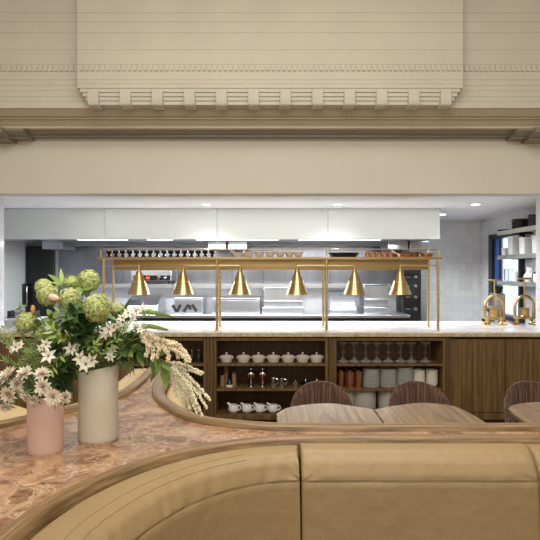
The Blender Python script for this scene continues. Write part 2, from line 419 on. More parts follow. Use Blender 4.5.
# ------------------------------------------------------------------ kitchen ceiling downlights
def downlight(x, y, label, e=30):
    o = thing('ceiling_downlight', label, 'ceiling light', (x, y, KC), 0, 'recessed kitchen downlights')
    MB().lathe([(.045, 0), (.06, -.001), (.06, -.006), (.045, -.008), (.045, 0)], 24, cap=False).build('trim_ring', white_ceil, o)
    MB().lathe([(0, -.003), (.044, -.003), (.044, -.006), (0, -.006)], 24).build('lens', dl_m, o)
    L = bpy.data.lights.new('downlight_lamp', 'SPOT'); L.energy = e; L.spot_size = 2.3; L.spot_blend = .8; L.color = (.95, .97, 1); L.shadow_soft_size = .05
    l = bpy.data.objects.new('downlight_lamp', L); COL.objects.link(l); l.location = (0, 0, -.03); l.parent = o
downlight(WX(206.5, 6.25), 6.25, 'round recessed downlight left of centre in the white kitchen ceiling')
downlight(WX(337.5, 6.25), 6.25, 'round recessed downlight right of centre in the white kitchen ceiling')
downlight(WX(475.5, 6.25), 6.25, 'round recessed downlight near the right wall, the front one of two', 60)
downlight(WX(442.5, 7.37), 7.37, 'round recessed downlight beside the hood end, behind the right front one', 50)

# ------------------------------------------------------------------ hood
HZ = cz(239, 6.65)
hood = thing('extractor_hood', 'long extractor hood with glossy white fascia panels over the cooking line', 'extractor hood', (0, 0, HZ))
hb = MB(); hb.box(-3.56, 2.0, 6.70, 8.29, .012, .05); hb.box(-3.56, 2.0, 6.70, 6.74, .05, .36); hb.box(1.97, 2.0, 6.74, 8.29, .05, .36)
hb.build('canopy', steel, hood, label='brushed steel canopy underside')
fx = [-3.56, WX(105, 6.65), WX(217, 6.65), WX(328, 6.65), 2.02]
for a, b_ in zip(fx, fx[1:]):
    MB().box(a+.002, b_-.002, 6.65, 6.70, 0, .366).build('fascia_panel', gloss_white, hood, bev=.002)
MB().box(-3.52, 1.98, 6.705, 6.73, -.004, .012).build('lower_trim', steel, hood)
for xa, xb in ((-2.35, -1.75), (-1.5, -1.2), (-.9, .1), (.35, 1.35)):
    MB().box(xa, xb, 6.80, 6.90, .0, .012).build('light_strip', led_m, hood)
for xa, xb, y0, y1 in ((42, 62, 240, 249), (208, 226, 240, 249), (228, 247, 240, 249), (388, 408, 240, 250), (410, 428, 240, 252)):
    MB().box(WX(xa, 7.4), WX(xb, 7.4), 7.4, 7.9, cz(y1, 7.4)-HZ, .012).build('vent_box', steel_v, hood, bev=.004)
L = bpy.data.lights.new('hood_lamp', 'AREA'); L.shape = 'RECTANGLE'; L.size = 4.2; L.size_y = .35; L.energy = 130; L.color = (.93, .96, 1)
l = bpy.data.objects.new('hood_lamp', L); COL.objects.link(l); l.location = (-.4, 7.1, HZ-.03)

# ------------------------------------------------------------------ cooking line
bp = thing('steel_backsplash', 'tall brushed steel wall cladding with narrow joints behind the cooking line', 'wall cladding', (0, 0, 0))
xs = [-3.12, WX(122, 8.25), WX(178, 8.25), WX(232, 8.25), WX(263, 8.25), WX(330, 8.25), WX(370, 8.25), 2.1]
for a, b_ in zip(xs, xs[1:]):
    MB().box(a+.004, b_-.004, 8.25, 8.298, 0, HZ-.02).build('panel', steel_wall, bp, bev=.002)
MB().box(-3.12, 2.1, 8.27, 8.299, 0, HZ-.02).build('backing', black_metal, bp)
sh = thing('steel_ledge', 'long folded steel wall shelf above the cooking line', 'shelf', (0, 0, cz(285.5, 8.0)))
MB().box(-2.55, 1.78, 7.98, 8.25, 0, .02).box(-2.55, 1.78, 7.975, 7.98, -.035, .02).build('board', steel, sh, bev=.002)
for x in (-2.3, -1.2, -.1, .9, 1.7):
    MB().extx([(7.99, 0), (8.25, 0), (8.25, -.022)], x-.006, x+.006).build('bracket', steel, sh)
bench = thing('steel_bench', 'long stainless steel cooking bench below the extractor hood', 'kitchen bench', (0, 0, 0))
MB().box(-2.9, 1.88, 7.5, 8.215, .955, 1.0).build('worktop', steel, bench, bev=.008)
MB().box(-2.85, 1.85, 7.60, 8.22, 0, .1).build('plinth', black_metal, bench)
MB().box(-2.85, 1.85, 7.56, 8.22, .1, .955).build('cabinet_body', black_metal, bench)
for i in range(8):
    x0 = -2.84+i*.585
    d = MB().box(x0+.01, x0+.575, 7.535, 7.56, .14, .90).build('door', steel_v, bench, bev=.003)
    MB().box(x0+.1, x0+.48, 7.515, 7.535, .84, .86).build('handle', steel, d)
us = thing('steel_upstand', 'pale steel upstand strip on the wall between cooking bench and wall shelf', 'wall panel', (0, 8.22, 1.002))
MB().box(-2.85, 1.85, 0, .028, 0, cz(287, 8.2)-1.002).build('panel', plain('pale_steel', (196, 198, 202), .4, .6, noise=.04), us)
MB().box(-2.85, 1.85, -.006, 0, cz(287, 8.2)-1.02, cz(287, 8.2)-1.002).build('top_lip', steel, us)

def station(name, label, px0, px1, ptop, Yf=7.68, depth=.45, kind='box', cat='cooking appliance'):
    xa, xb = WX(px0, Yf), WX(px1, Yf); w = xb-xa; h = cz(ptop, Yf)-1.0
    o = thing(name, label, cat, ((xa+xb)/2, Yf, 1.0))
    w2 = w/2
    if kind == 'stepped':
        MB().box(-w2, w2, .0, depth, 0, .09).build('body', steel, o, bev=.008)
        MB().box(-w2+.02, w2-.02, .16, depth-.02, .09, h).build('splash_panel', steel_v, o, bev=.006)
        MB().box(-w2+.02, w2-.02, .11, .16, h*.45, h*.5).build('ledge', steel, o, bev=.004)
    elif kind == 'lid':
        MB().box(-w2, w2, 0, depth, 0, .06).build('body', steel, o, bev=.008)
        MB().extx([(.02, .06), (depth-.02, .06), (depth-.02, h), (.22, h), (.05, .12)], -w2+.01, w2-.01).build('lid', steel, o, bev=.008)
        MB().tube(arc_path([(-w2+.03, .06, .1), (-w2+.03, -.01, .12), (w2-.03, -.01, .12), (w2-.03, .06, .1)], .02), .008).build('handle', chrome, o)
    else:
        MB().box(-w2, w2, 0, depth, 0, h).build('body', steel, o, bev=.008)
        MB().box(-w2+.015, w2-.015, -.006, .002, .02, h-.03).build('front_panel', steel_v, o, bev=.003)
    # ventilation slots near the top edge
    v = MB(); x = -w2+.05
    yv = -.002 if kind not in ('stepped', 'lid') else .158
    if kind != 'lid':
        while x < w2-.06: v.box(x, x+.018, yv-.003, yv+.004, h-.024, h-.01); x += .03
        v.build('vent_slots', rubber, o, smooth=False)
    return o
a = station('griddle', 'steel griddle unit with bold slanted black strokes on its front', 174, 203, 297.5)
marks = MB()
def stroke(x0, y0, x1, y1, w=2.8):
    # front face of the griddle; coordinates across the front in metres from photo proportions
    Yf = 7.672; p0 = P(x0, y0, Yf)-a.location; p1 = P(x1, y1, Yf)-a.location
    d = (p1-p0).normalized(); n_ = Vector((d.z, 0, -d.x))*(w*Yf/F/2)
    vs = [p0+n_, p0-n_, p1-n_, p1+n_]
    q = [(v_.x, -.012, v_.z) for v_ in vs]+[(v_.x, -.006, v_.z) for v_ in vs]
    marks.add(q, [(0,1,2,3),(7,6,5,4),(0,4,5,1),(1,5,6,2),(2,6,7,3),(3,7,4,0)])
stroke(172.6, 305, 176.5, 312); stroke(180.5, 304.5, 177, 312); stroke(183.5, 312, 188.5, 304.5); stroke(189, 305, 190.6, 309.5); stroke(192, 304.5, 196.6, 311.5)
marks.build('slanted_lettering', rubber, a, smooth=False, label='black slanted strokes like V and A shapes')
station('fryer', 'plain low steel fryer unit between the lettered griddle and the stepped range', 212, 260, 298)
station('range_unit', 'stepped steel range unit with tall splash panel near the centre of the bench', 262, 304, 288, kind='stepped')
station('warmer', 'low steel warmer with sloping hinged lid, left of the boxy one', 330, 357, 293, kind='lid')
station('bain_marie', 'boxy steel bain marie with raised back beside the black oven tower', 364, 392, 284.5, kind='stepped')
station('steel_cabinet', 'pale steel unit with sloping lid at the left behind the flowers', 126, 158, 297, kind='lid')
# salamander grill on the ledge
o = thing('salamander_grill', 'small steel grill with black control strip and red light on the wall shelf', 'grill', (WX(151, 7.95), 8.08, cz(285.5, 8.0)+.02))
MB().box(-.29, .29, -.12, .16, .05, .2).build('housing', steel, o, bev=.01)
MB().box(-.25, .27, -.128, -.12, .055, .125).build('control_strip', black_gloss, o)
for sx in (-.24, .24): MB().lathe([(.02, 0), (.02, .05)], 12, Matrix.Translation((sx, 0, 0))).build('foot', black_metal, o)
MB().box(-.07, -.02, -.133, -.128, .075, .105).build('indicator_light', red_m, o)
kn = MB().lathe([(.03, 0), (.03, .012), (.022, .03), (0, .03)], 16, Matrix.Translation((.11, -.128, .09)) @ Matrix.Rotation(PI/2, 4, 'X')).build('knob', chrome, o)
for k, dx in enumerate((-.18, .2)): MB().lathe([(.018, 0), (.018, .012), (0, .02)], 12, Matrix.Translation((dx, -.128, .09)) @ Matrix.Rotation(PI/2, 4, 'X')).build('knob', chrome, o)
# oven tower
o = thing('oven_tower', 'tall black oven tower with round knobs at the right end of the line', 'oven', (WX(410, 8.05), 8.05, 0))
MB().box(-.12, .12, -.1, .19, 0, 1.86).build('body', black_gloss, o, bev=.004)
for z in (.3, .75, 1.2, 1.55): MB().box(-.11, .11, -.112, -.1, z, z+.3 if z < 1.5 else z+.26).build('oven_door', black_metal, o, bev=.004)
for z in (cz(268, 7.95), cz(277, 7.95), cz(286, 7.95), cz(297, 7.95), cz(309, 7.95)):
    MB().lathe([(.026, 0), (.026, .012), (.018, .03), (0, .03)], 16, Matrix.Translation((.05, -.112, z)) @ Matrix.Rotation(PI/2, 4, 'X')).build('knob', steel, o)
    MB().box(-.09, -.03, -.125, -.112, z-.004, z+.004).build('handle', steel, o)
MB().box(.125, .21, -.12, .19, 0, 1.86).build('side_panel', steel, o, label='bright steel side panel')
o = thing('black_door', 'tall flush black door in the left corner of the kitchen', 'door', (-3.38, 8.25, 0))
MB().box(-.205, .205, -.03, .045, 0, 1.955).build('leaf', black_gloss, o, bev=.004)
MB().box(-.21, -.195, -.035, -.03, 0, 1.955).build('edge_strip', steel, o)
MB().tube(arc_path([(-.17, -.03, 1.08), (-.17, -.075, 1.08), (-.17, -.075, 1.36), (-.17, -.03, 1.36)], .02), .012).build('handle', chrome, o)
o = thing('cold_room_door', 'white flush door with a black vertical pull in the left kitchen wall', 'door', (-3.598, 7.5, 0))
MB().box(0, .02, -.2, .68, 0, 1.95).build('leaf', gloss_white, o, bev=.003)
MB().box(.02, .055, .58, .64, 1.1, 1.4).build('handle', black_metal, o, bev=.004)
o = thing('slatted_rack', 'small black slatted rack on the white bench by the left wall', 'rack', (-3.1, 7.05, 1.0))
r = MB()
for k in range(4): r.box(-.16, .16, -.08, -.065, .005+k*.022, .015+k*.022)
r.build('slats', black_metal, o)
for s in (-1, 1): MB().box(s*.16-.006, s*.16+.006, -.09, .09, 0, .09).build('end_frame', black_metal, o)
MB().box(-.16, .16, .07, .085, .04, .05).build('back_bar', black_metal, o)
o = thing('side_bench', 'white bench against the left kitchen wall under the slatted rack', 'bench', (-3.3, 7.0, 0))
MB().box(-.28, .42, -.28, .26, .96, 1.0).build('worktop', white_marble, o, bev=.004)
MB().box(-.26, .40, -.26, .24, 0, .96).build('cabinet_body', gloss_white, o)

# ------------------------------------------------------------------ bar: counter and cabinets
TOP = .99
ct = thing('bar_counter', 'long white veined marble counter running the width of the kitchen opening', 'counter', (0, 0, .945))
MB().box(-2.725, 2.725, 5.475, 6.69, 0, TOP-.945).build('marble_slab', white_marble, ct, bev=.005)
MB().box(-2.725, 2.725, 5.468, 5.476, .002, TOP-.945-.006).build('front_edge', gold_edge, ct, bev=.003, label='worn golden front edge')
S = F/5.5
def bx(px): return (px-270)/S
def bz(py): return EYE-(py-270)/S
def open_cab(xa, xb, shelves, label, sh_z=None):
    o = thing('shelf_cabinet', label, 'cabinet', (xa, 5.5, 0))
    w = xb-xa; T = .03
    for x0, x1 in ((0, T), (w-T, w)): MB().box(x0, x1, 0, .42, .13, .935).build('side_panel', oak_cab, o, bev=.002)
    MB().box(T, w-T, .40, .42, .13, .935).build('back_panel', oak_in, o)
    MB().box(T, w-T, 0, .40, .905, .935).build('top_rail', oak_cab, o, bev=.002)
    for z in shelves: MB().box(T, w-T, .004, .40, z-.022, z).build('shelf', oak_cab, o, bev=.002)
    MB().box(T, w-T, .0, .40, .13, .176).build('bottom_panel', oak_cab, o, bev=.002)
    MB().box(0, w, .05, .42, 0, .13).build('plinth', oak_dark, o)
    return o
SH = [bz(364), bz(389)]
def post(px0, px1, label):
    o = thing('bar_post', label, 'post', (bx((px0+px1)/2), 5.49, 0))
    w = (px1-px0)/S/2
    MB().box(-w, -.004, 0, .3, 0, .94).box(.004, w, 0, .3, 0, .94).box(-.004, .004, .01, .3, 0, .94).build('upright', oak_cab, o, bev=.002)
    return o
open_cab(bx(131), bx(206.5), SH, 'open oak cabinet holding bottles and stemmed glasses behind the flowers')
post(207, 213, 'slim oak upright left of the cabinet with lidded pots')
open_cab(bx(213.3), bx(328.5), SH, 'open oak cabinet holding lidded white pots, jars and white jugs')
post(329, 333.2, 'slim oak upright between the pot cabinet and the plate cabinet')
open_cab(bx(333.4), bx(446), SH, 'open oak cabinet holding cocktail glasses, copper cups and stacked plates')
post(446.3, 449.8, 'slim oak upright left of the closed oak doors')
def closed_cab(xa, xb, label, n=1):
    o = thing('closed_cabinet', label, 'cabinet', (xa, 5.5, 0)); w = xb-xa
    MB().box(0, w, .022, .42, .13, .925).build('cabinet_body', oak_dark, o)
    for i in range(n):
        MB().box(i*w/n+.003, (i+1)*w/n-.003, 0, .02, .2, .92).build('door', oak_cab, o, bev=.002)
    MB().box(0, w, .005, .022, .13, .193).build('lower_rail', oak_cab, o)
    MB().box(0, w, .07, .42, 0, .13).build('plinth', oak_dark, o)
closed_cab(bx(450), bx(505), 'closed oak cabinet with a flush grained door right of the plates')
closed_cab(bx(505.3), 2.715, 'closed oak cabinet at the right end below the brass taps')
closed_cab(-2.715, bx(62), 'closed oak cabinet at the left end behind the pink flowers', 2)
closed_cab(bx(62.3), bx(130.7), 'closed oak cabinet between the two vases in the distance', 1)

# ------------------------------------------------------------------ gantry with pendant lamps
YF, YB = 5.63, 5.97
GZ = cz(259.3, YF)
g = thing('brass_gantry', 'long brass pass shelf on slim posts standing on the marble counter', 'shelf', (0, 0, TOP))
gz = GZ-TOP
MB().box(WX(97, YF), WX(442, YF), YF-.02, YB+.02, gz, gz+.024).build('shelf_board', brass_h, g, bev=.004)
MB().box(WX(112.5, YB), WX(428, YB), YB-.01, YB+.012, cz(270, YB)-TOP, gz).build('valance', brass_h, g, bev=.002)
PX = [WX(p, YF) for p in (104, 217, 326.5, 438)]
az = cz(265.5, YF)-TOP
for x in PX:
    MB().tube([(x, YF, 0), (x, YF, gz)], .0145, 12).lathe([(.022, 0), (.022, .006), (.013, .012)], 16, Matrix.Translation((x, YF, 0))).lathe([(.0, -.018), (.017, -.012), (.019, 0), (.017, .012), (0, .018)], 12, Matrix.Translation((x, YF, az-.02))).build('post', brass, g)
    MB().tube([(x, YB, 0), (x, YB, gz)], .013, 12).lathe([(.022, 0), (.022, .006), (.013, .012)], 16, Matrix.Translation((x, YB, 0))).build('post', brass, g)
rz_ = cz(249.5, YF)-TOP
MB().tube(arc_path([(WX(101, YF), YB, gz+.02), (WX(101, YF), YB, rz_), (WX(101, YF), YF-.005, rz_), (WX(438.5, YF), YF-.005, rz_), (WX(438.5, YF), YB, rz_), (WX(438.5, YF), YB, gz+.02)], .03), .007, 10).build('guard_rail', brass, g)
for x in (WX(101, YF), WX(438.5, YF)): MB().tube([(x, YF-.005, gz+.02), (x, YF-.005, rz_-.004)], .0065, 10).build('rail_post', brass, g)
for x in (WX(217, YF), WX(326.5, YF)): MB().tube([(x, YF-.005, gz+.02), (x, YF-.005, rz_)], .005, 10).build('rail_post', brass, g)
lampx = [(139, 0), (183, 1), (240, 1), (297, 2), (354.5, 2), (400, 3)]
names = ['leftmost brass cone lamp hanging over the white marble counter', 'second brass cone lamp from the left, in front of the lettered griddle',
         'brass cone lamp just right of the second gantry post', 'brass cone lamp hanging just left of the third gantry post',
         'brass cone lamp just right of the third gantry post', 'rightmost brass cone lamp hanging in front of the black oven tower']
for (px, pi), lb in zip(lampx, names):
    x = WX(px, YF)
    MB().tube(arc_path([(PX[pi], YF, az), (x, YF, az), (x, YF, az-.02)], .012), .0075, 10).build('lamp_arm', brass, g)
    o = thing('pendant_lamp', lb, 'lamp', (x, YF, TOP+az-.02))
    h0 = -(cz(265.5, YF)-.02-cz(271.5, YF)); hb_ = -(cz(265.5, YF)-.02-cz(294.3, YF))
    MB().lathe([(.006, 0), (.006, -.008), (.019, -.012), (.021, h0)], 24).build('neck', brass, o)
    MB().lathe([(.019, h0+.002), (.024, h0), (.112, hb_+.003), (.113, hb_), (.108, hb_), (.02, h0-.006)], 40, cap=False).build('lamp_shade', brass, o)
    MB().blob((0, 0, hb_+.075), .026, 12, 8, (1, 1, 1.3)).build('bulb', bulb_m, o)
    L = bpy.data.lights.new('pendant_bulb', 'POINT'); L.energy = .8; L.color = (1, .8, .52); L.shadow_soft_size = .03
    l = bpy.data.objects.new('pendant_bulb', L); COL.objects.link(l); l.location = (0, 0, hb_+.02); l.parent = o
GT = GZ+.024
# things on the gantry shelf
first = None
for i in range(16):
    x = WX(109.6+i*6.85, 5.74); y = 5.72
    lb = 'dark smoked goblet with narrow waist in the row on the brass shelf'
    if first is None:
        first = thing('goblet', lb, 'goblet', (x, y, GT), 0, 'dark goblets on the brass shelf')
        MB().lathe([(0, 0), (.027, 0), (.029, .004), (.02, .016), (.008, .03)], 16).build('foot', dark_smoke, first)
        MB().lathe([(.008, .026), (.022, .036), (.031, .052), (.029, .068), (.026, .068), (.027, .052), (.0, .038)], 16).build('bowl', dark_smoke, first)
    else: dup(first, (x, y, GT))
o = thing('sauce_boat', 'cream sauce boat with raised handle left of the oval dishes on the brass shelf', 'sauce boat', (WX(238, 5.74), 5.73, GT))
MB().lathe([(0, 0), (.025, 0), (.022, .01), (.045, .03), (.052, .05), (.047, .05), (.03, .022), (0, .015)], 24, None, 1.1, .7).build('bowl', ceramic_w, o)
MB().tube(spline([(-.045, 0, .04), (-.075, 0, .065), (-.06, 0, .078), (-.04, 0, .052)], 4), .005).build('handle', ceramic_w, o)
MB().extx([(-.02, .04), (.02, .04), (.012, .07), (-.012, .07)], .05, .075).build('spout', ceramic_w, o)
first = None
for i, p in enumerate((249, 259.4, 270, 280, 289.6, 298.4)):
    c = (WX(p, 5.74), 5.74, GT)
    if first is None:
        first = thing('oval_dish', 'small cream oval dish in the row on the brass shelf', 'dish', c, 0, 'cream oval dishes on the brass shelf')
        MB().lathe([(0, 0), (.02, 0), (.03, .006), (.046, .03), (.05, .048), (.045, .048), (.03, .018), (0, .012)], 24, None, 1, .8).build('bowl', ceramic_w, first)
        MB().lathe([(.048, .046), (.052, .048), (.052, .053), (.044, .053), (.044, .046)], 24, None, 1, .8, False).build('rim', ceramic_w, first)
    else: dup(first, c)
o = thing('skillet', 'wide flat black skillet on the brass shelf right of the oval dishes', 'pan', (WX(344, 5.74), 5.76, GT))
MB().lathe([(0, 0), (.13, 0), (.152, .04), (.155, .045), (.147, .045), (.125, .008), (0, .008)], 36, None, 1, .8).build('pan_body', cast_iron, o)
for s in (-1, 1): MB().tube(spline([(s*.13, -.02, .035), (s*.155, -.01, .04), (s*.155, .01, .04), (s*.13, .02, .035)], 4), .005).build('handle', cast_iron, o)
first = None
for i, p in enumerate((367, 372.8, 378.6, 384.4, 390)):
    c = (WX(p, 5.74), 5.72, GT)
    if first is None:
        first = thing('copper_cup', 'small straight copper cup in the row on the brass shelf', 'cup', c, 0, 'small copper cups on the brass shelf')
        MB().lathe([(0, 0), (.024, 0), (.026, .045), (.0235, .045), (.022, .004), (0, .004)], 20).build('cup_body', copper, first)
        MB().lathe([(.0262, .045), (.028, .047), (.0262, .05), (.023, .048)], 20, None, 1, 1, False).build('rolled_rim', chrome, first)
    else: dup(first, c)
def frypan(label, px, r, ang, tilt, y=5.76):
    o = thing('frying_pan', label, 'pan', (WX(px, y), y, GT), ang)
    MB().lathe([(0, 0), (r*.8, 0), (r*.98, .035), (r, .04), (r*.94, .04), (r*.76, .008), (0, .008)], 32).build('pan_body', copper, o)
    MB().tube([(r*.9, 0, .034), (r*1.25, 0, .05), (r*1.9, 0, .05+tilt)], [.007, .006, .008], 8).build('handle', steel, o)
frypan('copper frying pan on the brass shelf with its handle pointing up left', 407, .105, PI*.9, .06)
frypan('smaller dark rimmed copper frying pan at the right end of the brass shelf', 426, .078, PI*.35, .03, 5.80)

# ------------------------------------------------------------------ cabinet contents
def shz(k): return [bz(364), bz(389), .176][k]
# lidded pots
first = None
lbs = ['at the left end', 'second from the left', 'third from the left', 'in the middle', 'third from the right', 'second from the right', 'at the right end']
for i, p in enumerate((226.5, 243.5, 258.5, 273.3, 288.2, 302.6, 316.6)):
    c = (bx(p)*5.62/5.5, 5.62, shz(0)); lb = 'cream lidded casserole pot %s of the top shelf row' % lbs[i]
    if first is None:
        first = thing('casserole_pot', lb, 'pot', c, 0, 'lidded pots on the top shelf')
        MB().lathe([(0, 0), (.048, 0), (.056, .008), (.068, .05), (.070, .055), (.064, .055), (.052, .01), (0, .01)], 28, None, 1, .85).build('pot_body', ceramic_w, first)
        l_ = MB().lathe([(.069, .055), (.07, .06), (.045, .07), (.012, .075), (0, .075)], 28, None, 1, .85).build('lid', ceramic_w, first)
        MB().lathe([(.006, .074), (.006, .084), (.012, .088), (.010, .098), (0, .1)], 14).build('knob', ceramic_w, l_)
        for s in (-1, 1): MB().box(s*.062-.012, s*.062+.012, -.02, .02, .042, .05).build('handle', ceramic_w, first, bev=.003)
    else: dup(first, c, label=lb)
# middle shelf: mills, bottle, domes, small jugs, round jars
def solo(name, label, cat, c, mb, mat, group=None, **kw):
    o = mb.build(name, mat, None, loc=c, **kw); return tag(o, label, cat, group)
def mill(px, h, lb, y=5.62):
    o = thing('pepper_mill', lb, 'pepper mill', (bx(px)*y/5.5, y, shz(1)))
    MB().lathe([(0, 0), (.026, 0), (.027, .01), (.021, h*.35), (.023, h*.6), (.019, h*.66), (0, h*.66)], 20).build('mill_body', oak_table, o)
    MB().lathe([(0, h*.67), (.02, h*.67), (.023, h*.8), (.019, h*.96), (.006, h), (0, h)], 20).build('mill_head', oak_table, o)
mill(226, .2, 'tall wooden pepper mill behind the dark bottle on the middle shelf', 5.68)
mill(222.5, .115, 'short wooden pepper mill at the left end of the middle shelf')
mill(234, .14, 'wooden pepper mill right of the dark bottle on the middle shelf')
o = thing('dark_bottle', 'squat black bottle with a pale label among the wooden mills', 'bottle', (bx(229), 5.57, shz(1)))
MB().lathe([(0, 0), (.034, 0), (.036, .02), (.03, .045), (.011, .075), (.009, .1), (.012, .108), (0, .108)], 20).build('bottle_body', black_gloss, o)
MB().lathe([(.0362, .006), (.0372, .02), (.0345, .032)], 20, None, 1, 1, False).build('label_band', ceramic_w, o)
for p, lb in ((251, 'left one of two chrome and amber glass siphons on the middle shelf'), (262.6, 'right one of two chrome and amber glass siphons on the middle shelf')):
    o = thing('coffee_siphon', lb, 'siphon', (bx(p)*5.62/5.5, 5.62, shz(1)))
    MB().lathe([(0, 0), (.034, 0), (.034, .006), (.012, .012), (.012, .04), (.008, .06), (.008, .085)], 20).build('stand', chrome, o)
    MB().lathe([(0, .083), (.02, .086), (.038, .105), (.042, .128)], 24, None, 1, 1, False).build('lower_globe', copper, o, label='amber lower half')
    MB().lathe([(.042, .128), (.04, .145), (.025, .162), (.01, .168), (.006, .185), (0, .187)], 24, None, 1, 1, False).build('upper_globe', chrome, o)
for p, h, lb in ((273.5, .085, 'small chrome milk jug with open handle, left one of the pair'), (282, .08, 'small chrome milk jug, right one of the pair')):
    o = thing('milk_jug', lb, 'jug', (bx(p)*5.62/5.5, 5.62, shz(1)))
    MB().lathe([(0, 0), (.026, 0), (.03, .02), (.022, h*.7), (.027, h), (.024, h), (.018, h*.7), (0, .01)], 20).build('jug_body', chrome, o)
    MB().tube(spline([(.022, 0, h*.9), (.048, 0, h*.8), (.045, 0, h*.4), (.026, 0, .02)], 4), .004).build('handle', chrome, o)
o = thing('sugar_bowl', 'small chrome sugar bowl left of the round dark jars', 'bowl', (bx(296), 5.6, shz(1)))
MB().lathe([(0, 0), (.026, 0), (.032, .02), (.028, .05), (0, .056)], 20).build('bowl_body', chrome, o); MB().blob((0, 0, .06), .006).build('knob', chrome, o)
for p, lb in ((305.5, 'round black lidded teapot, left one of the pair on the middle shelf'), (317, 'round black lidded teapot, right one of the pair on the middle shelf')):
    o = thing('teapot', lb, 'teapot', (bx(p)*5.6/5.5, 5.6, shz(1)))
    MB().lathe([(0, 0), (.03, 0), (.045, .018), (.044, .035), (.025, .052), (0, .054)], 24).build('pot_body', black_gloss, o)
    MB().lathe([(.02, .053), (.014, .062), (0, .064)], 16).blob((0, 0, .072), .01, 10, 6).build('lid', chrome, o)
    MB().tube([(.035, 0, .025), (.055, 0, .04), (.062, 0, .052)], [.008, .006, .005], 8).build('spout', black_gloss, o)
# bottom shelf: white jugs lying towards the right
for p, lb in zip((233.5, 247, 260, 273), ('leftmost white pitcher on the bottom shelf', 'second white pitcher from the left on the bottom shelf', 'third white pitcher from the left on the bottom shelf', 'rightmost white pitcher on the bottom shelf')):
    o = thing('pitcher', lb, 'pitcher', (bx(p)*5.6/5.5, 5.6, shz(2)), 0, 'white pitchers on the bottom shelf')
    MB().lathe([(0, 0), (.03, 0), (.05, .02), (.054, .045), (.045, .07), (.036, .082), (.032, .082), (.04, .068), (.048, .045), (0, .01)], 28).build('pitcher_body', ceramic_b, o)
    MB().tube([(-.028, -.0, .07), (-.052, -.012, .092), (-.062, -.014, .1)], [.018, .012, .006], 10).build('spout', ceramic_b, o)
    MB().tube(spline([(.03, -.02, .075), (.066, -.02, .07), (.07, -.02, .04), (.046, -.02, .025)], 5), .006, 8).build('handle', ceramic_b, o)
# bay 3 top: cocktail glasses foot to foot
thin = plain('painted_glass_highlight', (235, 240, 242), .1, .2, noise=.02)  # pale solid rim colour stands in for highlights on the glass edges
haze = plain('painted_glass_haze', (225, 230, 232), .08, 0, noise=.02, Alpha=.12)  # faint pale film paints the light caught in the clear glass
def cocktail(up, c, lb, base=None):
    if base: return dup(base, c, label=lb)
    o = thing('cocktail_glass', lb, 'glass', c, 0, 'upright cocktail glasses' if up else 'upside down cocktail glasses')
    H = .094; pr = [(.05, 0), (.0035, .05), (.0035, H-.006), (.03, H-.002), (.03, H), (0, H)]
    if up: pr = [(r_, H-z_) for r_, z_ in pr]
    cone = pr[:2]; rest = pr[1:]
    MB().lathe(cone, 20, None, 1, 1, False).build('bowl', haze, o)
    MB().lathe(rest, 16).build('stem', haze, o)
    z0 = cone[0][1]
    MB().tube([(.05*math.cos(a_*PI/12), .05*math.sin(a_*PI/12), z0) for a_ in range(24)], .0022, 5, True).build('rim', thin, o)
    return o
gd = gu = None
ords = ['first', 'second', 'third', 'fourth', 'fifth', 'sixth', 'seventh', 'eighth']
for i, p in enumerate((343, 354.3, 365.8, 377, 388.4, 400.5, 411.5, 425.5)):
    y = 5.66; x = bx(p)*y/5.5
    a_ = cocktail(False, (x, y, shz(0)), 'upside down cocktail glass, %s from the left above the plates' % ords[i], gd); gd = gd or a_
    a_ = cocktail(True, (x, y, shz(0)+.094), 'upright cocktail glass on a foot, %s from the left above the plates' % ords[i], gu); gu = gu or a_
# copper tumblers
first = None
for p, y, lb in ((341, 5.6, 'front left'), (350, 5.57, 'front middle'), (358.2, 5.6, 'front right'), (346, 5.72, 'back left'), (354.5, 5.72, 'back right')):
    c = (bx(p)*y/5.5, y, shz(1)); lb = 'tall copper tumbler with dark mouth, %s of the five on the middle shelf' % lb
    if first is None:
        first = thing('copper_tumbler', lb, 'tumbler', c, 0, 'copper tumblers on the middle shelf')
        MB().lathe([(0, 0), (.028, 0), (.034, .08), (.041, .16), (.038, .16), (.03, .01), (0, .01)], 24).build('tumbler_body', copper, first)
        MB().lathe([(.0412, .158), (.043, .163), (.041, .168), (.0375, .163)], 24, None, 1, 1, False).build('rolled_rim', black_metal, first)
    else: dup(first, c, label=lb)
# plate stacks
plate_p = None
for p, n, r, lb in ((371, 11, .083, 'left'), (388, 11, .083, 'middle'), (404.5, 12, .080, 'right')):
    for k in range(n):
        y = 5.63; c = (bx(p)*y/5.5, y, shz(1)+k*.0165)
        l_ = 'grey stoneware plate in the %s stack of the plate cabinet' % lb
        if plate_p is None:
            plate_p = solo('plate', l_, 'plate', c, MB().lathe([(0, 0), (.074, 0), (.084, .006), (.085, .0155), (.08, .0155), (.05, .004), (0, .004)], 32), ceramic_g, 'grey plates in the %s stack' % lb)
        else:
            q = plate_p.copy(); COL.objects.link(q); q.location = c; q['label'] = l_; q['group'] = 'grey plates in the %s stack' % lb
bowl_p = None
for p, lb in ((419, 'left'), (431.8, 'right')):
    for k in range(4):
        y = 5.62; c = (bx(p)*y/5.5, y, shz(1)+k*.036)
        l_ = 'cream bowl in the %s bowl stack beside the grey plates' % lb
        if bowl_p is None:
            bowl_p = solo('bowl', l_, 'bowl', c, MB().lathe([(0, 0), (.03, 0), (.05, .012), (.06, .04), (.061, .06), (.056, .06), (.052, .035), (0, .008)], 32), ceramic_w, 'cream bowls in the %s stack' % lb)
        else:
            q = bowl_p.copy(); COL.objects.link(q); q.location = c; q['label'] = l_; q['group'] = 'cream bowls in the %s stack' % lb
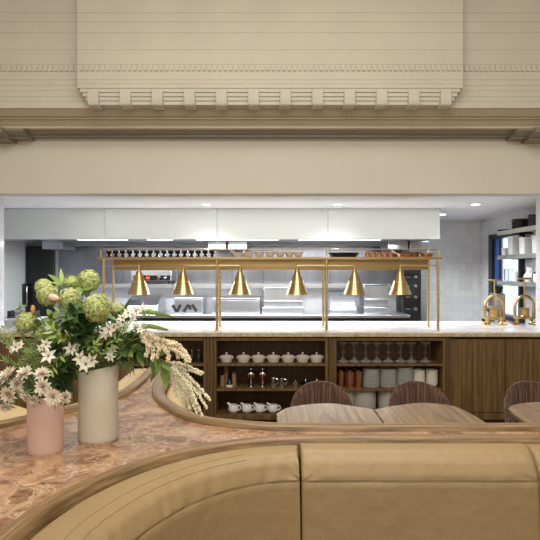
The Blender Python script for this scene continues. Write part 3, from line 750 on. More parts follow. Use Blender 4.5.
for p, r, lb in ((364.5, .115, 'wide pale crock on the bottom shelf seen between the two chairs'), (387.5, .10, 'pale crock on the bottom shelf right of the wide one'), (345, .10, 'pale crock on the bottom shelf behind the left chair')):
    o = thing('crock', lb, 'crock', (bx(p)*5.66/5.5, 5.66, shz(2)))
    MB().lathe([(0, 0), (r*.85, 0), (r*.97, .02), (r, .12), (r, .21), (r*.9, .215), (r*.9, .19), (r*.85, .02), (0, .02)], 36).build('crock_body', plain('stone_crock_%d' % int(p), (190, 188, 178), .45, noise=.05), o)
    MB().lathe([(r, .212), (r*1.03, .218), (r*1.0, .226), (r*.9, .22)], 36, None, 1, 1, False).build('rim', ceramic_g, o)
# bay 1: bottles and glasses (dim)
bott = plain('dark_green_bottle', (34, 40, 30), .1, noise=.1)
for i, (p, h) in enumerate(((183, .14), (192, .12), (199, .125), (172, .15))):
    o = thing('glass_bottle', ['clear necked bottle left of the dim tumblers', 'dark bottle second from the right in the dim cabinet', 'dark bottle at the right end of the dim cabinet', 'tallest dark bottle in the dim cabinet'][i], 'bottle', (bx(p)*5.64/5.5, 5.64, shz(0)))
    MB().lathe([(0, 0), (.024, 0), (.026, .01), (.026, h*.55), (.01, h*.75), (.009, h), (0, h)], 18).build('bottle_body', bott, o)
    MB().lathe([(.0095, h*.86), (.011, h*.87), (.011, h*1.02), (0, h*1.02)], 14).build('stopper', ceramic_w if i == 0 else steel, o)
for i, p in enumerate((142, 152, 162, 178, 190)):
    o = thing('storage_jar', '%s dark storage jar from the left on the second shelf of the dim cabinet' % ords[i], 'jar', (bx(p)*5.64/5.5, 5.64, shz(1)))
    MB().lathe([(0, 0), (.036, 0), (.038, .01), (.038, .1), (.03, .115), (0, .115)], 20).build('jar_body', bott, o)
    MB().lathe([(0, .116), (.033, .116), (.033, .135), (0, .135)], 20).build('lid', black_metal, o)
# small dark sign box with white marks
o = thing('black_carton', 'black carton with small white printed marks beside the cream vase', 'box', (bx(122)*5.56/5.5, 5.60, shz(1)-.0001))
closedx = o.location.x
o.location = (bx(138)*5.6/5.5, 5.6, shz(2))
MB().box(-.05, .05, -.04, .04, 0, .18).build('carton_body', black_metal, o, bev=.003)
mk = MB()
for i in range(3):
    mk.box(-.034+i*.025, -.030+i*.025, -.043, -.04, .11, .15); mk.box(-.034+i*.025, -.018+i*.025, -.043, -.04, .146, .15)
mk.box(-.034, .034, -.043, -.04, .095, .10).build('printed_marks', ceramic_b, o, smooth=False)

# ------------------------------------------------------------------ right wall shelves
def wall_shelf(zc, label, mat):
    o = thing('wall_shelf', label, 'shelf', (2.985, 6.4, zc))
    MB().box(-.135, .13, -.6, .62, -.025, 0).build('board', mat, o, bev=.003)
    MB().box(-.14, -.134, -.6, .62, -.045, .006).build('edge_rail', mat, o)
    for y in (-.35, .25): MB().prism([(-.12, y-.008), (.13, y-.008), (.13, y+.008), (-.12, y+.008)], -.05, -.025).build('bracket', black_metal, o)
pale_green = plain('pale_green_metal', (200, 200, 182), .3, .2, noise=.03)
grey_green = plain('grey_green_glass', (124, 132, 126), .15, .1, noise=.05)
sz = [2.075, 1.775, 1.46]
wall_shelf(sz[0], 'top pale wall shelf carrying black pots by the kitchen window', pale_green)
wall_shelf(sz[1], 'middle wall shelf carrying white boxes across the kitchen window', grey_green)
wall_shelf(sz[2], 'lowest wall shelf carrying glasses above the brass taps', grey_green)
up = MB().box(3.05, 3.075, 6.30, 6.33, TOP-.04, 2.2); 
solo('shelf_upright', 'slim metal upright carrying the three wall shelves', 'post', (0, 0, 0), up, steel)
def sp(p, X=2.97): return X*F/(p-270)
def pot(p, r, h, lb, lid=False):
    o = thing('stock_pot', lb, 'pot', (2.96, sp(p, 2.96), sz[0]))
    MB().lathe([(0, 0), (r*.92, 0), (r, .01), (r, h), (r*.95, h), (r*.94, .01), (0, .01)], 28).build('pot_body', cast_iron, o)
    for s in (-1, 1): MB().tube(spline([(s*r*.98, -.02, h*.8), (s*(r+.03), -.012, h*.8), (s*(r+.03), .012, h*.8), (s*r*.98, .02, h*.8)], 4), .005).build('handle', brass_ant, o)
    if lid:
        l_ = MB().lathe([(r*1.02, h), (r*1.02, h+.008), (r*.4, h+.022), (0, h+.024)], 28).build('lid', cast_iron, o)
        MB().tube([(.02*math.cos(t_*PI/6), 0, h+.045+.02*math.sin(t_*PI/6)) for t_ in range(12)], .004, 6, True).build('ring_handle', black_metal, l_)
pot(520.5, .095, .125, 'black lidded pot with brass handles on the top wall shelf', False)
pot(537, .09, .14, 'black pot at the right end of the top wall shelf')
o = thing('frying_pan', 'flat black pan with upright ring handle at the left end of the top wall shelf', 'pan', (2.96, sp(505, 2.96)-.02, sz[0]))
MB().lathe([(0, 0), (.08, 0), (.1, .03), (.095, .03), (.076, .006), (0, .006)], 28).build('pan_body', cast_iron, o)
MB().tube([(.09, -.01, .025), (.06, -.16, .05), (.02, -.25, .09)], .007, 8).build('handle', cast_iron, o)
MB().tube([(.015, -.262+.018*math.cos(t_*PI/6), .105+.018*math.sin(t_*PI/6)) for t_ in range(12)], .004, 6, True).build('hanging_ring', cast_iron, o)
def wbox(p, w, h, lb, z, X=2.96):
    o = thing('storage_tub', lb, 'tub', (X, sp(p, X), z))
    MB().lathe([(0, 0), (w*.66, 0), (w*.7, h*.9), (0, h*.9)], 4, Matrix.Rotation(PI/4, 4, 'Z')).build('tub_body', ceramic_b, o, bev=.005)
    MB().lathe([(0, h*.905), (w*.74, h*.905), (w*.74, h), (0, h)], 4, Matrix.Rotation(PI/4, 4, 'Z')).build('lid', white_ceil, o, bev=.003)
wbox(507, .1, .10, 'small low white tub at the left end of the middle wall shelf', sz[1])
wbox(515, .125, .23, 'tallest white tub on the middle wall shelf', sz[1])
wbox(527, .13, .20, 'wide white tub right of the tallest one on the middle wall shelf', sz[1])
wbox(539, .11, .2, 'white tub at the right end of the middle wall shelf, by the pier', sz[1])
def tumbler(p, r, h, lb, mat=glass, X=2.93):
    o = thing('glass_tumbler', lb, 'glass', (X, sp(p, X), sz[2]))
    MB().lathe([(0, 0), (r*.8, 0), (r, h), (r*.92, h), (r*.74, .01), (0, .01)], 24).build('glass_body', mat, o)
    MB().tube([(r*.96*math.cos(t_*PI/10), r*.96*math.sin(t_*PI/10), h) for t_ in range(20)], .002, 5, True).build('rim', chrome, o)
tumbler(506.3, .03, .15, 'tall glass at the left end of the lowest wall shelf')
tumbler(510.3, .032, .15, 'tall glass second from the left on the lowest wall shelf')
tumbler(515, .04, .12, 'frosted white tumbler in the middle of the lowest wall shelf', ceramic_b)
o = thing('white_jug', 'white jug with a narrow neck on the lowest wall shelf', 'jug', (2.94, sp(529, 2.94), sz[2]))
MB().lathe([(0, 0), (.05, 0), (.06, .03), (.055, .08), (.025, .12), (.022, .16), (.03, .175), (0, .17)], 24).build('jug_body', ceramic_b, o)
MB().tube(spline([(0, -.025, .16), (0, -.06, .14), (0, -.065, .09), (0, -.05, .05)], 4), .006).build('handle', ceramic_b, o)
o = thing('glass_jar', 'squat white canister at the right end of the lowest wall shelf', 'jar', (2.93, sp(538.5, 2.93), sz[2]))
MB().lathe([(0, 0), (.05, 0), (.052, .1), (0, .1)], 24).build('jar_body', ceramic_b, o); MB().lathe([(0, .101), (.053, .101), (.053, .12), (0, .12)], 24).build('lid', black_metal, o)

# ------------------------------------------------------------------ brass taps, coffee grinder
def tap(px, lb, y=6.25, lift=0):
    o = thing('brass_tap', lb, 'tap', (WX(px, y), y, TOP)); s = y/F
    R_ = .105; zb = .07
    pts = [(-R_, 0, zb), (-R_, 0, .2)] + [(-R_*math.cos(t_*PI/12), 0, .2+R_*1.15*math.sin(t_*PI/12)) for t_ in range(1, 12)] + [(R_, 0, .2), (R_, 0, zb)]
    MB().tube(pts, .0165, 14).build('arch', brass_ant, o)
    for sx in (-1, 1):
        MB().lathe([(.036, 0), (.036, .01), (.02, .02), (.014, .04), (.02, .055), (.024, .065), (.024, .08), (.018, .09)], 18, Matrix.Translation((sx*.08, 0, 0))).build('foot', brass_ant, o)
        MB().tube([(sx*.08, 0, .012), (sx*.135, -.03, .012)], [.016, .022], 10).build('clamp_bar', brass_ant, o)
    MB().box(-.118, .118, -.02, .02, .065, .088).build('cross_bar', brass_ant, o, bev=.006)
    MB().lathe([(0, .088), (.052, .088), (.056, .1), (.052, .105), (.052, .175), (.058, .18), (.058, .188), (0, .188)], 24).build('barrel', brass_ant, o)
    MB().tube([(0, 0, .188), (0, 0, .49+lift)], .0085, 10).build('spindle', brass_ant, o)
    MB().tube([(-.082, 0, .49+lift), (-.07, 0, .495+lift), (0, 0, .495+lift), (.07, 0, .495+lift), (.082, 0, .49+lift)], [.006, .01, .013, .01, .006], 10).build('handle', brass_ant, o)
tap(494.3, 'left one of two arched brass taps on the marble counter')
tap(524.3, 'right one of two arched brass taps on the marble counter', lift=.02)
o = thing('coffee_grinder', 'chrome coffee machine partly hidden behind the right brass tap', 'coffee machine', (2.52, 6.52, TOP))
MB().box(-.02, .19, -.1, .1, 0, .045).build('base', chrome, o, bev=.01)
MB().box(.06, .19, -.09, .09, .045, .34).build('body', steel, o, bev=.02)
MB().lathe([(.05, .34), (.07, .4), (.07, .42), (0, .43)], 24, Matrix.Translation((.12, 0, 0))).build('hopper', black_gloss, o)
MB().lathe([(.035, .13), (.035, .17), (0, .17)], 20, Matrix.Translation((.0, 0, 0))).build('group_head', chrome, o)
MB().tube([(.0, 0, .15), (-.02, -.06, .14), (-.03, -.14, .15)], [.01, .009, .014], 10).build('portafilter_handle', black_metal, o)
MB().box(.0, .07, -.03, .03, .15, .19).build('spout_block', chrome, o, bev=.005)

# ------------------------------------------------------------------ divider: marble ledge with oak rims
LZ = 1.05
def G(px, py, z=LZ):
    Y = (EYE-z)*F/(py-270); return (WX(px, Y), Y)
near = [(1.95, 1.848), (1.2, 1.848), (.6, 1.848), (.3, 1.848), G(270, 437), G(235, 441), G(200, 445.5), G(165, 452.5), G(125, 465.5), G(85, 480.5), G(50, 496), G(20, 516), (-.567, 1.176), (-.575, 1.0), (-.575, .7), (-.575, .3)]
near = [tuple(p) for p in spline(near, 6)]
farR = [(1.95, 1.905), (1.2, 1.905), (.6, 1.905), (.3, 1.905), G(270, 431.3), G(240, 428.6), G(206, 425.8), G(184, 420), G(168, 412), G(157, 403.5), G(151.5, 394.5), G(153.3, 385), G(158, 377), G(163, 370.5)]
farR = [tuple(p) for p in spline(farR, 6)]
farL = [(-1.95, 1.52), (-1.5, 1.66), (-1.15, 1.81), G(0, 430), G(28, 422.6), G(63.5, 415), G(85, 410), G(118, 400), G(134, 392), G(147, 381), G(155, 372), G(159.5, 368)]
farL = [tuple(p) for p in spline(farL, 6)]
def smooth(path, n, it):
    ps = [Vector(p) for p in path]; L_ = [0]
    for a, b_ in zip(ps, ps[1:]): L_.append(L_[-1]+(b_-a).length)
    out = []; j = 0
    for i in range(n):
        d = L_[-1]*i/(n-1)
        while j < len(L_)-2 and L_[j+1] < d: j += 1
        out.append(ps[j].lerp(ps[j+1], (d-L_[j])/max(1e-9, L_[j+1]-L_[j])))
    for _ in range(it):
        out = [out[0]]+[(out[i-1]+out[i]*2+out[i+1])/4 for i in range(1, n-1)]+[out[-1]]
    return [tuple(p) for p in out]
near = smooth(near, 170, 60); farR = smooth(farR, 170, 12); farL = smooth(farL, 150, 25)
poly = near + [(-1.95, .3)] + farL + [(-.60, 3.2)] + list(reversed(farR))
dv = thing('booth_divider', 'curved divider topped with rose marble and edged with oak rims', 'partition', (0, 0, 0))
MB().prism(poly, 1.02, LZ).build('marble_top', red_marble, dv, label='rose brown marble top with cream veins', smooth=False)
MB().prism(poly, 0, 1.02).build('core', oak_dark, dv, smooth=False)
def rimprof(w, sgn, LZ=LZ):
    p = [(0, .985), (0, LZ+.004), (.005, LZ+.009), (w*.35, LZ+.012), (w*.65, LZ+.011), (w-.006, LZ+.007), (w, LZ-.001), (w, .985)]
    return [(u*sgn, z) for u, z in p]
# left normal of the path direction: near path runs right -> left, so its left normal points to the camera side
MB().sweep(near, rimprof(.036, 1)).build('oak_rim', oak_rim, dv, angle=50, label='oak rim on the near side')
MB().sweep(farR, rimprof(.054, -1, LZ+.010)).build('oak_rim', oak_rim, dv, angle=50, label='oak rim around the right far booth')
MB().sweep(farL, rimprof(.046, 1, LZ+.012)).build('oak_rim', oak_rim_x, dv, angle=50, label='oak rim around the left far booth')

# near banquette
ctr = [(p[0], p[1]) for p in near]
def cut(path, cond): return [p for p in path if cond(p)]
bq = thing('near_banquette', 'tan leather curved banquette in the foreground', 'banquette', (0, 0, 0))
def cprof(b=0.0, top=1.042):
    o_ = .048
    return [(o_, .42), (o_, top-.04), (o_+.006, top-.014), (o_+.02, top), (o_+.05, top+.002+b*.3), (o_+.08, top-.008+b*.3), (o_+.104+b*.5, top-.03), (o_+.117+b, top-.062), (o_+.1205+b, .974), (o_+.1195+b, .969), (o_+.1225+b, .964),
            (o_+.128+b, .9), (o_+.14+b, .75), (o_+.15+b, .6), (o_+.155+b, .42)]
def wob(path, seed):   # faint puckers along the cushion
    return path
xl, xm = WX(299, 1.76), WX(526, 1.76)
def resample(path, n):
    ps = [Vector(p) for p in path]; L_ = [0]
    for a, b_ in zip(ps, ps[1:]): L_.append(L_[-1]+(b_-a).length)
    out = []
    for i in range(n):
        d = L_[-1]*i/(n-1); j = 0
        while j < len(L_)-2 and L_[j+1] < d: j += 1
        t_ = (d-L_[j])/max(1e-9, L_[j+1]-L_[j]); out.append(tuple(ps[j].lerp(ps[j+1], t_)))
    return out
def subpath(path, xa, xb, n=30):
    return [(xa+(xb-xa)*i/(n-1), 1.848) for i in range(n)]
import mathutils.noise as MN
def cushion(path, b, name, wf=None, top=1.042, fold0=1.0, fold1=1.0, drape=0.0):
    """path runs right to left; rows are subdivided so that the leather can pucker"""
    n = len(path); base = cprof(b, top); pr = []; SUB = 4
    for k in range(len(base)-1):
        for j in range(SUB):
            t_ = j/SUB; pr.append((base[k][0]*(1-t_)+base[k+1][0]*t_, base[k][1]*(1-t_)+base[k+1][1]*t_))
    pr.append(base[-1]); m_ = len(pr); mb = MB(); vs = []; fs = []
    S_ = [0]
    for a, c in zip(path, path[1:]): S_.append(S_[-1]+(Vector(c)-Vector(a)).length)
    for i, p in enumerate(path):
        a = Vector(path[max(i-1, 0)]); c = Vector(path[min(i+1, n-1)]); t_ = (c-a).normalized(); nn = Vector((-t_.y, t_.x))
        w = wf(i/(n-1)) if wf else 1
        e0, e1 = S_[i], S_[-1]-S_[i]; e = min(e0, e1)
        sh_ = .006*math.exp(-e/.006)
        for k, (u, z) in enumerate(pr):
            uu = .048+(u-.048)*w; kk = k/SUB
            if kk > 3: uu -= sh_; z -= sh_*.5 if kk < 8 else 0
            if 4 < kk < 14:
                up_ = max(0, min(1, (kk-4)/2)) if kk < 8.5 else math.exp(-(kk-8.5)/2.2)
                if abs(kk-9) < .6: up_ = 0
                v_ = (z-.97)
                # folds fanning out of the lower corner at each end
                ang0 = math.atan2(v_+.004, e0+.008); ang1 = math.atan2(v_+.004, e1+.008)
                f_ = fold0*math.exp(-e0/.07)*math.sin(ang0*13)+fold1*math.exp(-e1/.05)*math.sin(ang1*11)
                f_ += drape*(.35+MN.noise(Vector((S_[i]*6, 4, b))))*math.sin((S_[i]+v_*.6)*75+5*MN.noise(Vector((S_[i]*5, 1, 1))))
                uu += .0032*f_*up_*(1 if kk < 8.5 else .6)
            uu += MN.noise(Vector((S_[i]*9, k*.12, b*50)))*.0015
            vs.append((p[0]+nn.x*uu, p[1]+nn.y*uu, z))
    for i in range(n-1):
        for k in range(m_): fs.append((i*m_+k, i*m_+(k+1)%m_, (i+1)*m_+(k+1)%m_, (i+1)*m_+k))
    fs.append(tuple(range(m_-1, -1, -1))); fs.append(tuple((n-1)*m_+k for k in range(m_)))
    o = mb.add(vs, fs).build('back_cushion', leather, bq, angle=70, label=name)
    MB().tube([Vector(vs[i*m_+9*SUB]) for i in range(n)], .0015, 6).build('seam', pip, o)
    return o, vs, m_*1, SUB
xs0 = xl-.006
yn = min(near, key=lambda p: abs(p[0]-xs0) if p[1] > 1.5 else 9)[1]
leftpath = [(xs0, yn)] + [p for p in smooth(near, 300, 0) if p[0] < xs0-.004 and p[1] > .32]
leftpath = smooth(leftpath, 260, 20); leftpath[0] = (leftpath[0][0], leftpath[1][1])
o, vs, m_, SUB = cushion(leftpath, 0, 'curved left back cushion with stitched seams', wf=lambda t_: 1+.38*max(0, min(1, (t_-.12)/.3)), top=1.047, fold0=1.3, drape=.9)
for k in (4.5, 5.25):
    MB().tube([Vector(vs[i*m_+int(k*SUB)]) for i in range(30, 260)], .0009, 5).build('seam', pip, o)
cushion(list(reversed([(xl+.004+(xm-xl-.008)*i/139, 1.848) for i in range(140)])), .014, 'straight middle back cushion standing slightly proud', top=1.05, fold0=.5, fold1=.5, drape=.25)
cushion(list(reversed([(xm+.004+(1.9-xm)*i/99, 1.848) for i in range(100)])), 0, 'straight right back cushion', top=1.047, fold0=.2, fold1=.8, drape=.3)
inner = resample(near, 80)
MB().sweep(inner, [(.06, .3), (.06, .42), (.5, .42), (.54, .40), (.55, .36), (.54, .3)]).build('seat_cushion', leather, bq, angle=50)
MB().sweep(inner, [(.052, 0), (.052, .3), (.48, .3), (.48, 0)]).build('plinth', oak_dark, bq)

# far banquettes
fb = thing('far_right_banquette', 'light leather banquette hugging the far side of the oak rim on the right', 'banquette', (0, 0, 0))
fr_ = resample(farR, 110)
def fprof(sg, wd=.12, top=1.0):   # backrest section on the far side of the rim
    o_ = .058
    return [(sg*u, z) for u, z in [(o_, .42), (o_, top), (o_+.02, top+.014), (o_+wd*.6, top+.01), (o_+wd*.92, top-.02), (o_+wd, top-.07), (o_+wd+.02, .42)]]
MB().sweep(fr_, fprof(-1, .10)).build('back_cushion', leather_l, fb, angle=60)
MB().sweep(fr_, [(-.06, .3), (-.06, .44), (-.42, .44), (-.44, .3)]).build('seat_cushion', leather_l, fb)
MB().sweep(fr_, [(-.056, 0), (-.056, .3), (-.38, .3), (-.38, 0)]).build('plinth', oak_dark, fb)
fl = thing('far_left_banquette', 'light leather banquette behind the vases on the far left of the divider', 'banquette', (0, 0, 0))
fl_ = resample(farL, 90)
MB().sweep(fl_[48:], fprof(1, .13, 1.035)).build('back_cushion', leather_l, fl, angle=60)
MB().sweep(fl_[:49], [(.056, .44), (.056, 1.03), (.075, 1.052), (.30, 1.056), (.335, 1.04), (.345, 1.0), (.36, .44)]).build('back_cushion', leather_l, fl, angle=60)
MB().sweep(fl_, [(.06, .3), (.06, .44), (.46, .44), (.48, .3)]).build('seat_cushion', leather_l, fl)
MB().sweep(fl_, [(.056, 0), (.056, .3), (.42, .3), (.42, 0)]).build('plinth', oak_dark, fl)

# ------------------------------------------------------------------ tables
def table(pts, label):
    cx = sum(p[0] for p in pts)/len(pts); cy = sum(p[1] for p in pts)/len(pts)
    o = thing('dining_table', label, 'table', (cx, cy, 0))
    q = [(p[0]-cx, p[1]-cy) for p in pts]
    MB().prism(q, .722, .75).build('tabletop', oak_table, o, bev=.005, smooth=False)
    MB().lathe([(0, 0), (.2, 0), (.2, .012), (.03, .03), (.03, .70), (.11, .715), (.11, .722), (0, .722)], 28).build('pedestal', black_metal, o)
    return o
def curve_side(pts): return [tuple(p) for p in spline(pts, 4)]
t1 = curve_side([(.04, 3.33), (.10, 3.45), (.208, 3.535), (.383, 3.575), (.525, 3.50), (.630, 3.424)])
t1 += [(x, 2.62+(3.1-y)*.0) for x, y in []] + [(.626, 2.72), (.52, 2.62), (.36, 2.58), (.19, 2.62), (.04, 2.75)]
table(t1, 'oak dining table with bowed end, left one of the touching pair')
t2 = curve_side([(.637, 3.424), (.806, 3.526), (.968, 3.59), (1.091, 3.552), (1.17, 3.449), (1.205, 3.138)])
t2 += [(1.2, 2.75), (1.05, 2.62), (.9, 2.58), (.76, 2.62), (.633, 2.72)]
table(t2, 'oak dining table with bowed end, right one of the touching pair')
t3 = curve_side([(1.43, 3.16), (1.47, 3.45), (1.61, 3.58), (1.76, 3.61), (1.9, 3.56), (2.02, 3.45), (2.06, 3.16)])
t3 += [(2.04, 2.75), (1.9, 2.62), (1.75, 2.58), (1.6, 2.62), (1.44, 2.75)]
table(t3, 'oak dining table with bowed end at the right edge, apart from the pair')

# ------------------------------------------------------------------ chairs
def make_chair(c, label, rz=0):
    o = thing('barrel_chair', label, 'chair', c, rz, 'ribbed brown chairs behind the tables')
    R_ = .225; n = 96; rows = 10; vs = []; fs = []
    a0, a1 = -.12*PI, 1.12*PI
    def topz(a): s = max(0, math.sin((a-a0)/(a1-a0)*PI)); return .47+.325*(s**.62)
    for side in (0, 1):
        for j in range(rows+1):
            for i in range(n+1):
                a = a0+(a1-a0)*i/n; zt = topz(a); t_ = j/rows
                z = .34+(zt-.34)*t_
                rib = .006*abs(math.sin(i/n*PI*24))
                r_ = (R_-.035-rib if side else R_+rib)+.03*(t_-1)*(1-side*.5)
                if j == rows: r_ = R_-.018+(.008 if not side else -.008); z += .006
                vs.append((r_*math.cos(a), r_*math.sin(a)*.92, z))
    W = n+1; B = (rows+1)*W
    for side in (0, 1):
        for j in range(rows):
            for i in range(n):
                q = side*B+j*W+i; fs.append((q, q+1, q+W+1, q+W))
    for i in range(n):
        fs.append((rows*W+i, rows*W+i+1, B+rows*W+i+1, B+rows*W+i)); fs.append((i, i+1, B+i+1, B+i))
    for j in range(rows):
        for i in (0, n): fs.append((j*W+i, (j+1)*W+i, B+(j+1)*W+i, B+j*W+i))
    MB().add(vs, fs).build('backrest', velvet, o, angle=70)
    MB().lathe([(0, .36), (.19, .36), (.2, .38), (.2, .44), (.17, .46), (0, .465)], 36, Matrix.Translation((0, -.01, 0))).build('seat', velvet, o)
    for sx in (-1, 1):
        for sy in (-1, 1): MB().tube([(sx*.13, sy*.12, .36), (sx*.17, sy*.17, 0)], [.018, .012], 10).build('leg', oak_dark, o)
    return o
ch = make_chair((WX(320, 4.02), 3.84, 0), 'ribbed brown barrel chair behind the left table, left one of three')
dup(ch, (WX(414.5, 4.02), 3.84, 0), label='ribbed brown barrel chair in front of the plate cabinet, middle one of three')
dup(ch, (WX(527, 4.02), 3.84, 0), label='ribbed brown barrel chair in front of the closed oak doors, right one of three')

# ------------------------------------------------------------------ vases
def vase(name, label, c, r, h, slant, mat):
    o = thing(name, label, 'vase', c); n = 48; vs = []; fs = []
    prof_ = [(0, 0, 0), (r*.95, 0, 0), (r*.985, .004, 0), (r, .012, 0), (r, h*.5, .3), (r, h, 1), (r-.003, h+.002, 1), (r-.007, h, 1), (r-.007, h*.5, .3), (r-.007, .012, 0), (0, .012, 0)]
    for rr, z, k in prof_:
        for i in range(n):
            a = 2*PI*i/n; x, y = rr*math.cos(a), rr*math.sin(a)*.86
            vs.append((x, y, z+k*slant*(x/r)))
    for j in range(len(prof_)-1):
        for i in range(n): fs.append((j*n+i, j*n+(i+1)%n, (j+1)*n+(i+1)%n, (j+1)*n+i))
    MB().add(vs, fs).build('vase_body', mat, o, angle=60)
    w = MB().lathe([(0, .0), (r-.008, 0), (r-.008, .004), (0, .004)], 32, Matrix.Translation((0, 0, h*.55)), 1, .86).build('water', black_gloss, o)
    return o
VC = Vector((WX(98.3, 1.82), 1.82, LZ)); VP = Vector((WX(45.4, 1.70), 1.70, LZ))
vase('cream_vase', 'tall cream matt oval vase standing on the rose marble', VC, .0635, .232, .012, vase_cream)
vase('pink_vase', 'short dusty pink matt vase standing on the rose marble', VP, .0535, .168, .004, vase_pink)

# ------------------------------------------------------------------ flowers
def rot_to(d):
    return Vector((0, 0, 1)).rotation_difference(Vector(d).normalized()).to_matrix().to_4x4()
def stem_path(v, c, r=.035, h=.2, bow=.02, target_dir=None):
    a = random.uniform(0, 2*PI); q = random.uniform(.1, 1)*r
    base = v+Vector((math.cos(a)*q*.5, math.sin(a)*q*.5, .14 if v is VC else .1))
    d = Vector(c)-v; d.z = 0; d = d.normalized() if d.length > 1e-4 else Vector((0, -1, 0))
    mouth = v+Vector((d.x*r, d.y*r*.8, h))
    mid = (mouth+Vector(c))/2+Vector((0, 0, bow))
    return spline([base, mouth, mid, Vector(c)], 5)
def ring_dir(toward=.6):
    return Vector((random.uniform(-.6, .6), -1, random.uniform(-.2, .7))).normalized()
def flower_thing(name, label, cat, v, group=None):
    return thing(name, label, cat, v, 0, group)
def rel(pts, v): return [Vector(p)-v for p in pts]
def snowball(px, py, Y, rpx, label, v=VC):
    c = P(px, py, Y); r = rpx*Y/F
    o = flower_thing('green_snowball_bloom', label, 'flower', v)
    MB().tube(rel(stem_path(v, c), v), .0026, 6).build('stem', stem_m, o)
    MB().blob(c-v, r*.82, 16, 10).build('core', ball_in, o)
    mb = MB(); N = int(160+r*8500)
    for i in range(N):
        z = 1-2*(i+.5)/N; a = i*2.39996; s_ = math.sqrt(1-z*z)
        d = Vector((s_*math.cos(a), s_*math.sin(a), z)); d = (d+Vector((random.uniform(-.1, .1) for _ in range(3)))).normalized()
        R_ = r*random.uniform(.86, 1.04); M = Matrix.Translation(c-v+d*R_) @ rot_to(d+Vector([random.uniform(-.35, .35) for _ in range(3)])) @ Matrix.Rotation(random.uniform(0, PI), 4, 'Z')
        w = random.uniform(.0026, .0038)
        for k in range(4):
            Mk = M @ Matrix.Rotation(k*PI/2, 4, 'Z')
            mb.add([(0, 0, .0004), (w, -w*.6, .0018), (w*1.5, 0, .0002), (w, w*.6, .0018)], [(0, 1, 2, 3)], Mk)
    mb.build('flower_head', ball_m, o, angle=180)
    return o
SB = [(43.5, 287, 1.90, 8, 'small pale green snowball bloom high on the left, behind a larger one'),
      (48, 295, 1.80, 10.5, 'pale green snowball bloom at the upper left, touching the pink bud'),
      (88.5, 281, 1.86, 11, 'pale green snowball bloom at the top of the bouquet beside the leaf tuft'),
      (69.8, 299, 1.76, 11, 'pale green snowball bloom in the upper middle of the bouquet'),
      (97.6, 308, 1.72, 14, 'largest pale green snowball bloom directly above the cream vase'),
      (26.3, 322.5, 1.78, 10, 'pale green snowball bloom on the lower left over the marble counter'),
      (117, 309.5, 1.84, 7, 'small pale green bloom just right of the largest snowball'),
      (40.5, 334, 1.80, 6, 'small loose green bloom low on the left of the bouquet'),
      (72, 283, 1.95, 7, 'small green bloom half hidden behind the top leaves')]
for s_ in SB: snowball(*s_)

def star(mb, mc, c, d, R_, n=6, roll=0, cup=.25, w=.46):
    M = Matrix.Translation(c) @ rot_to(d) @ Matrix.Rotation(roll, 4, 'Z')
    for k in range(n):
        Mk = M @ Matrix.Rotation(2*PI*k/n+random.uniform(-.1, .1), 4, 'Z'); L_ = R_*random.uniform(.85, 1.1)
        mb.add([(0, 0, 0), (L_*.45, -R_*w*.5, L_*cup), (L_*.45, R_*w*.5, L_*cup), (L_, 0, L_*cup*.6), (L_*.5, 0, L_*cup*.75)],
               [(0, 1, 4), (0, 4, 2), (1, 3, 4), (4, 3, 2)], Mk)
    mc.blob(Vector(c)+Vector(d).normalized()*R_*.12, R_*.13, 6, 4)
def star_flower(stars, label, v=VC):
    c0 = P(*stars[0][:3])
    o = flower_thing('white_star_lily', label, 'flower', v)
    pe = MB(); ce = MB(); stm = MB()
    stm.tube(rel(stem_path(v, c0), v), .0018, 5)
    for (px, py, Y, rp) in stars:
        c = P(px, py, Y)-v; d = ring_dir(); star(pe, ce, c, d, rp*Y/F, roll=random.uniform(0, 1), cup=random.uniform(.05, .35))
        stm.tube([c, c-d*.012+Vector((0, 0, -.01)), (c0-v)+Vector((0, .01, -.035))], .0012, 4)
    pe.build('petals', white_p, o, angle=180); ce.build('eye', eye_m, o); stm.build('stem', stem_m, o)
    lf = MB()
    for k in range(4):
        b_ = (c0-v)+Vector((random.uniform(-.02, .02), .015, -.006*k)); lf.leaf(b_, Vector((random.uniform(-1, 1), random.uniform(-.6, .3), random.uniform(.2, 1))), random.uniform(.03, .05), .008)
    lf.build('leaves', leaf_m, o, angle=180)
star_flower([(48.5, 356, 1.68, 9), (46, 344, 1.70, 7), (41, 348, 1.72, 5)], 'white star lilies over the left side between the two vases')
star_flower([(71, 349, 1.72, 8), (66, 352, 1.74, 7), (77, 346, 1.74, 6)], 'white star lilies left of the cream vase mouth')
star_flower([(86, 364, 1.70, 10), (80, 358, 1.71, 8), (92, 360, 1.70, 8)], 'large white star lilies drooping over the rim of the cream vase')
star_flower([(16, 347, 1.72, 7), (12, 350, 1.73, 5), (20, 345, 1.73, 5)], 'small white star lilies at the far left edge')
star_flower([(61, 327, 1.74, 5), (58, 336, 1.76, 5)], 'small white star lilies deep in the middle foliage')
star_flower([(109, 329, 1.72, 8), (105, 334, 1.73, 7), (98, 331, 1.75, 6)], 'white star lilies below the largest snowball bloom')
star_flower([(122, 318, 1.76, 6), (128, 313, 1.78, 7), (118, 325, 1.75, 6)], 'white star lilies to the right of the largest snowball bloom')
star_flower([(136, 311, 1.80, 7), (143, 308, 1.82, 6), (150, 310, 1.83, 5), (133, 318, 1.79, 6)], 'white star lilies at the base of the upper green spike')
star_flower([(110, 357, 1.76, 6), (113, 350, 1.78, 6), (107, 352, 1.77, 5)], 'white star lilies seen through stems above the vase rim on the right')
star_flower([(140, 330, 1.78, 5), (136, 326, 1.80, 5), (146, 333, 1.80, 5)], 'small white star lilies at the base of the lower green spike')

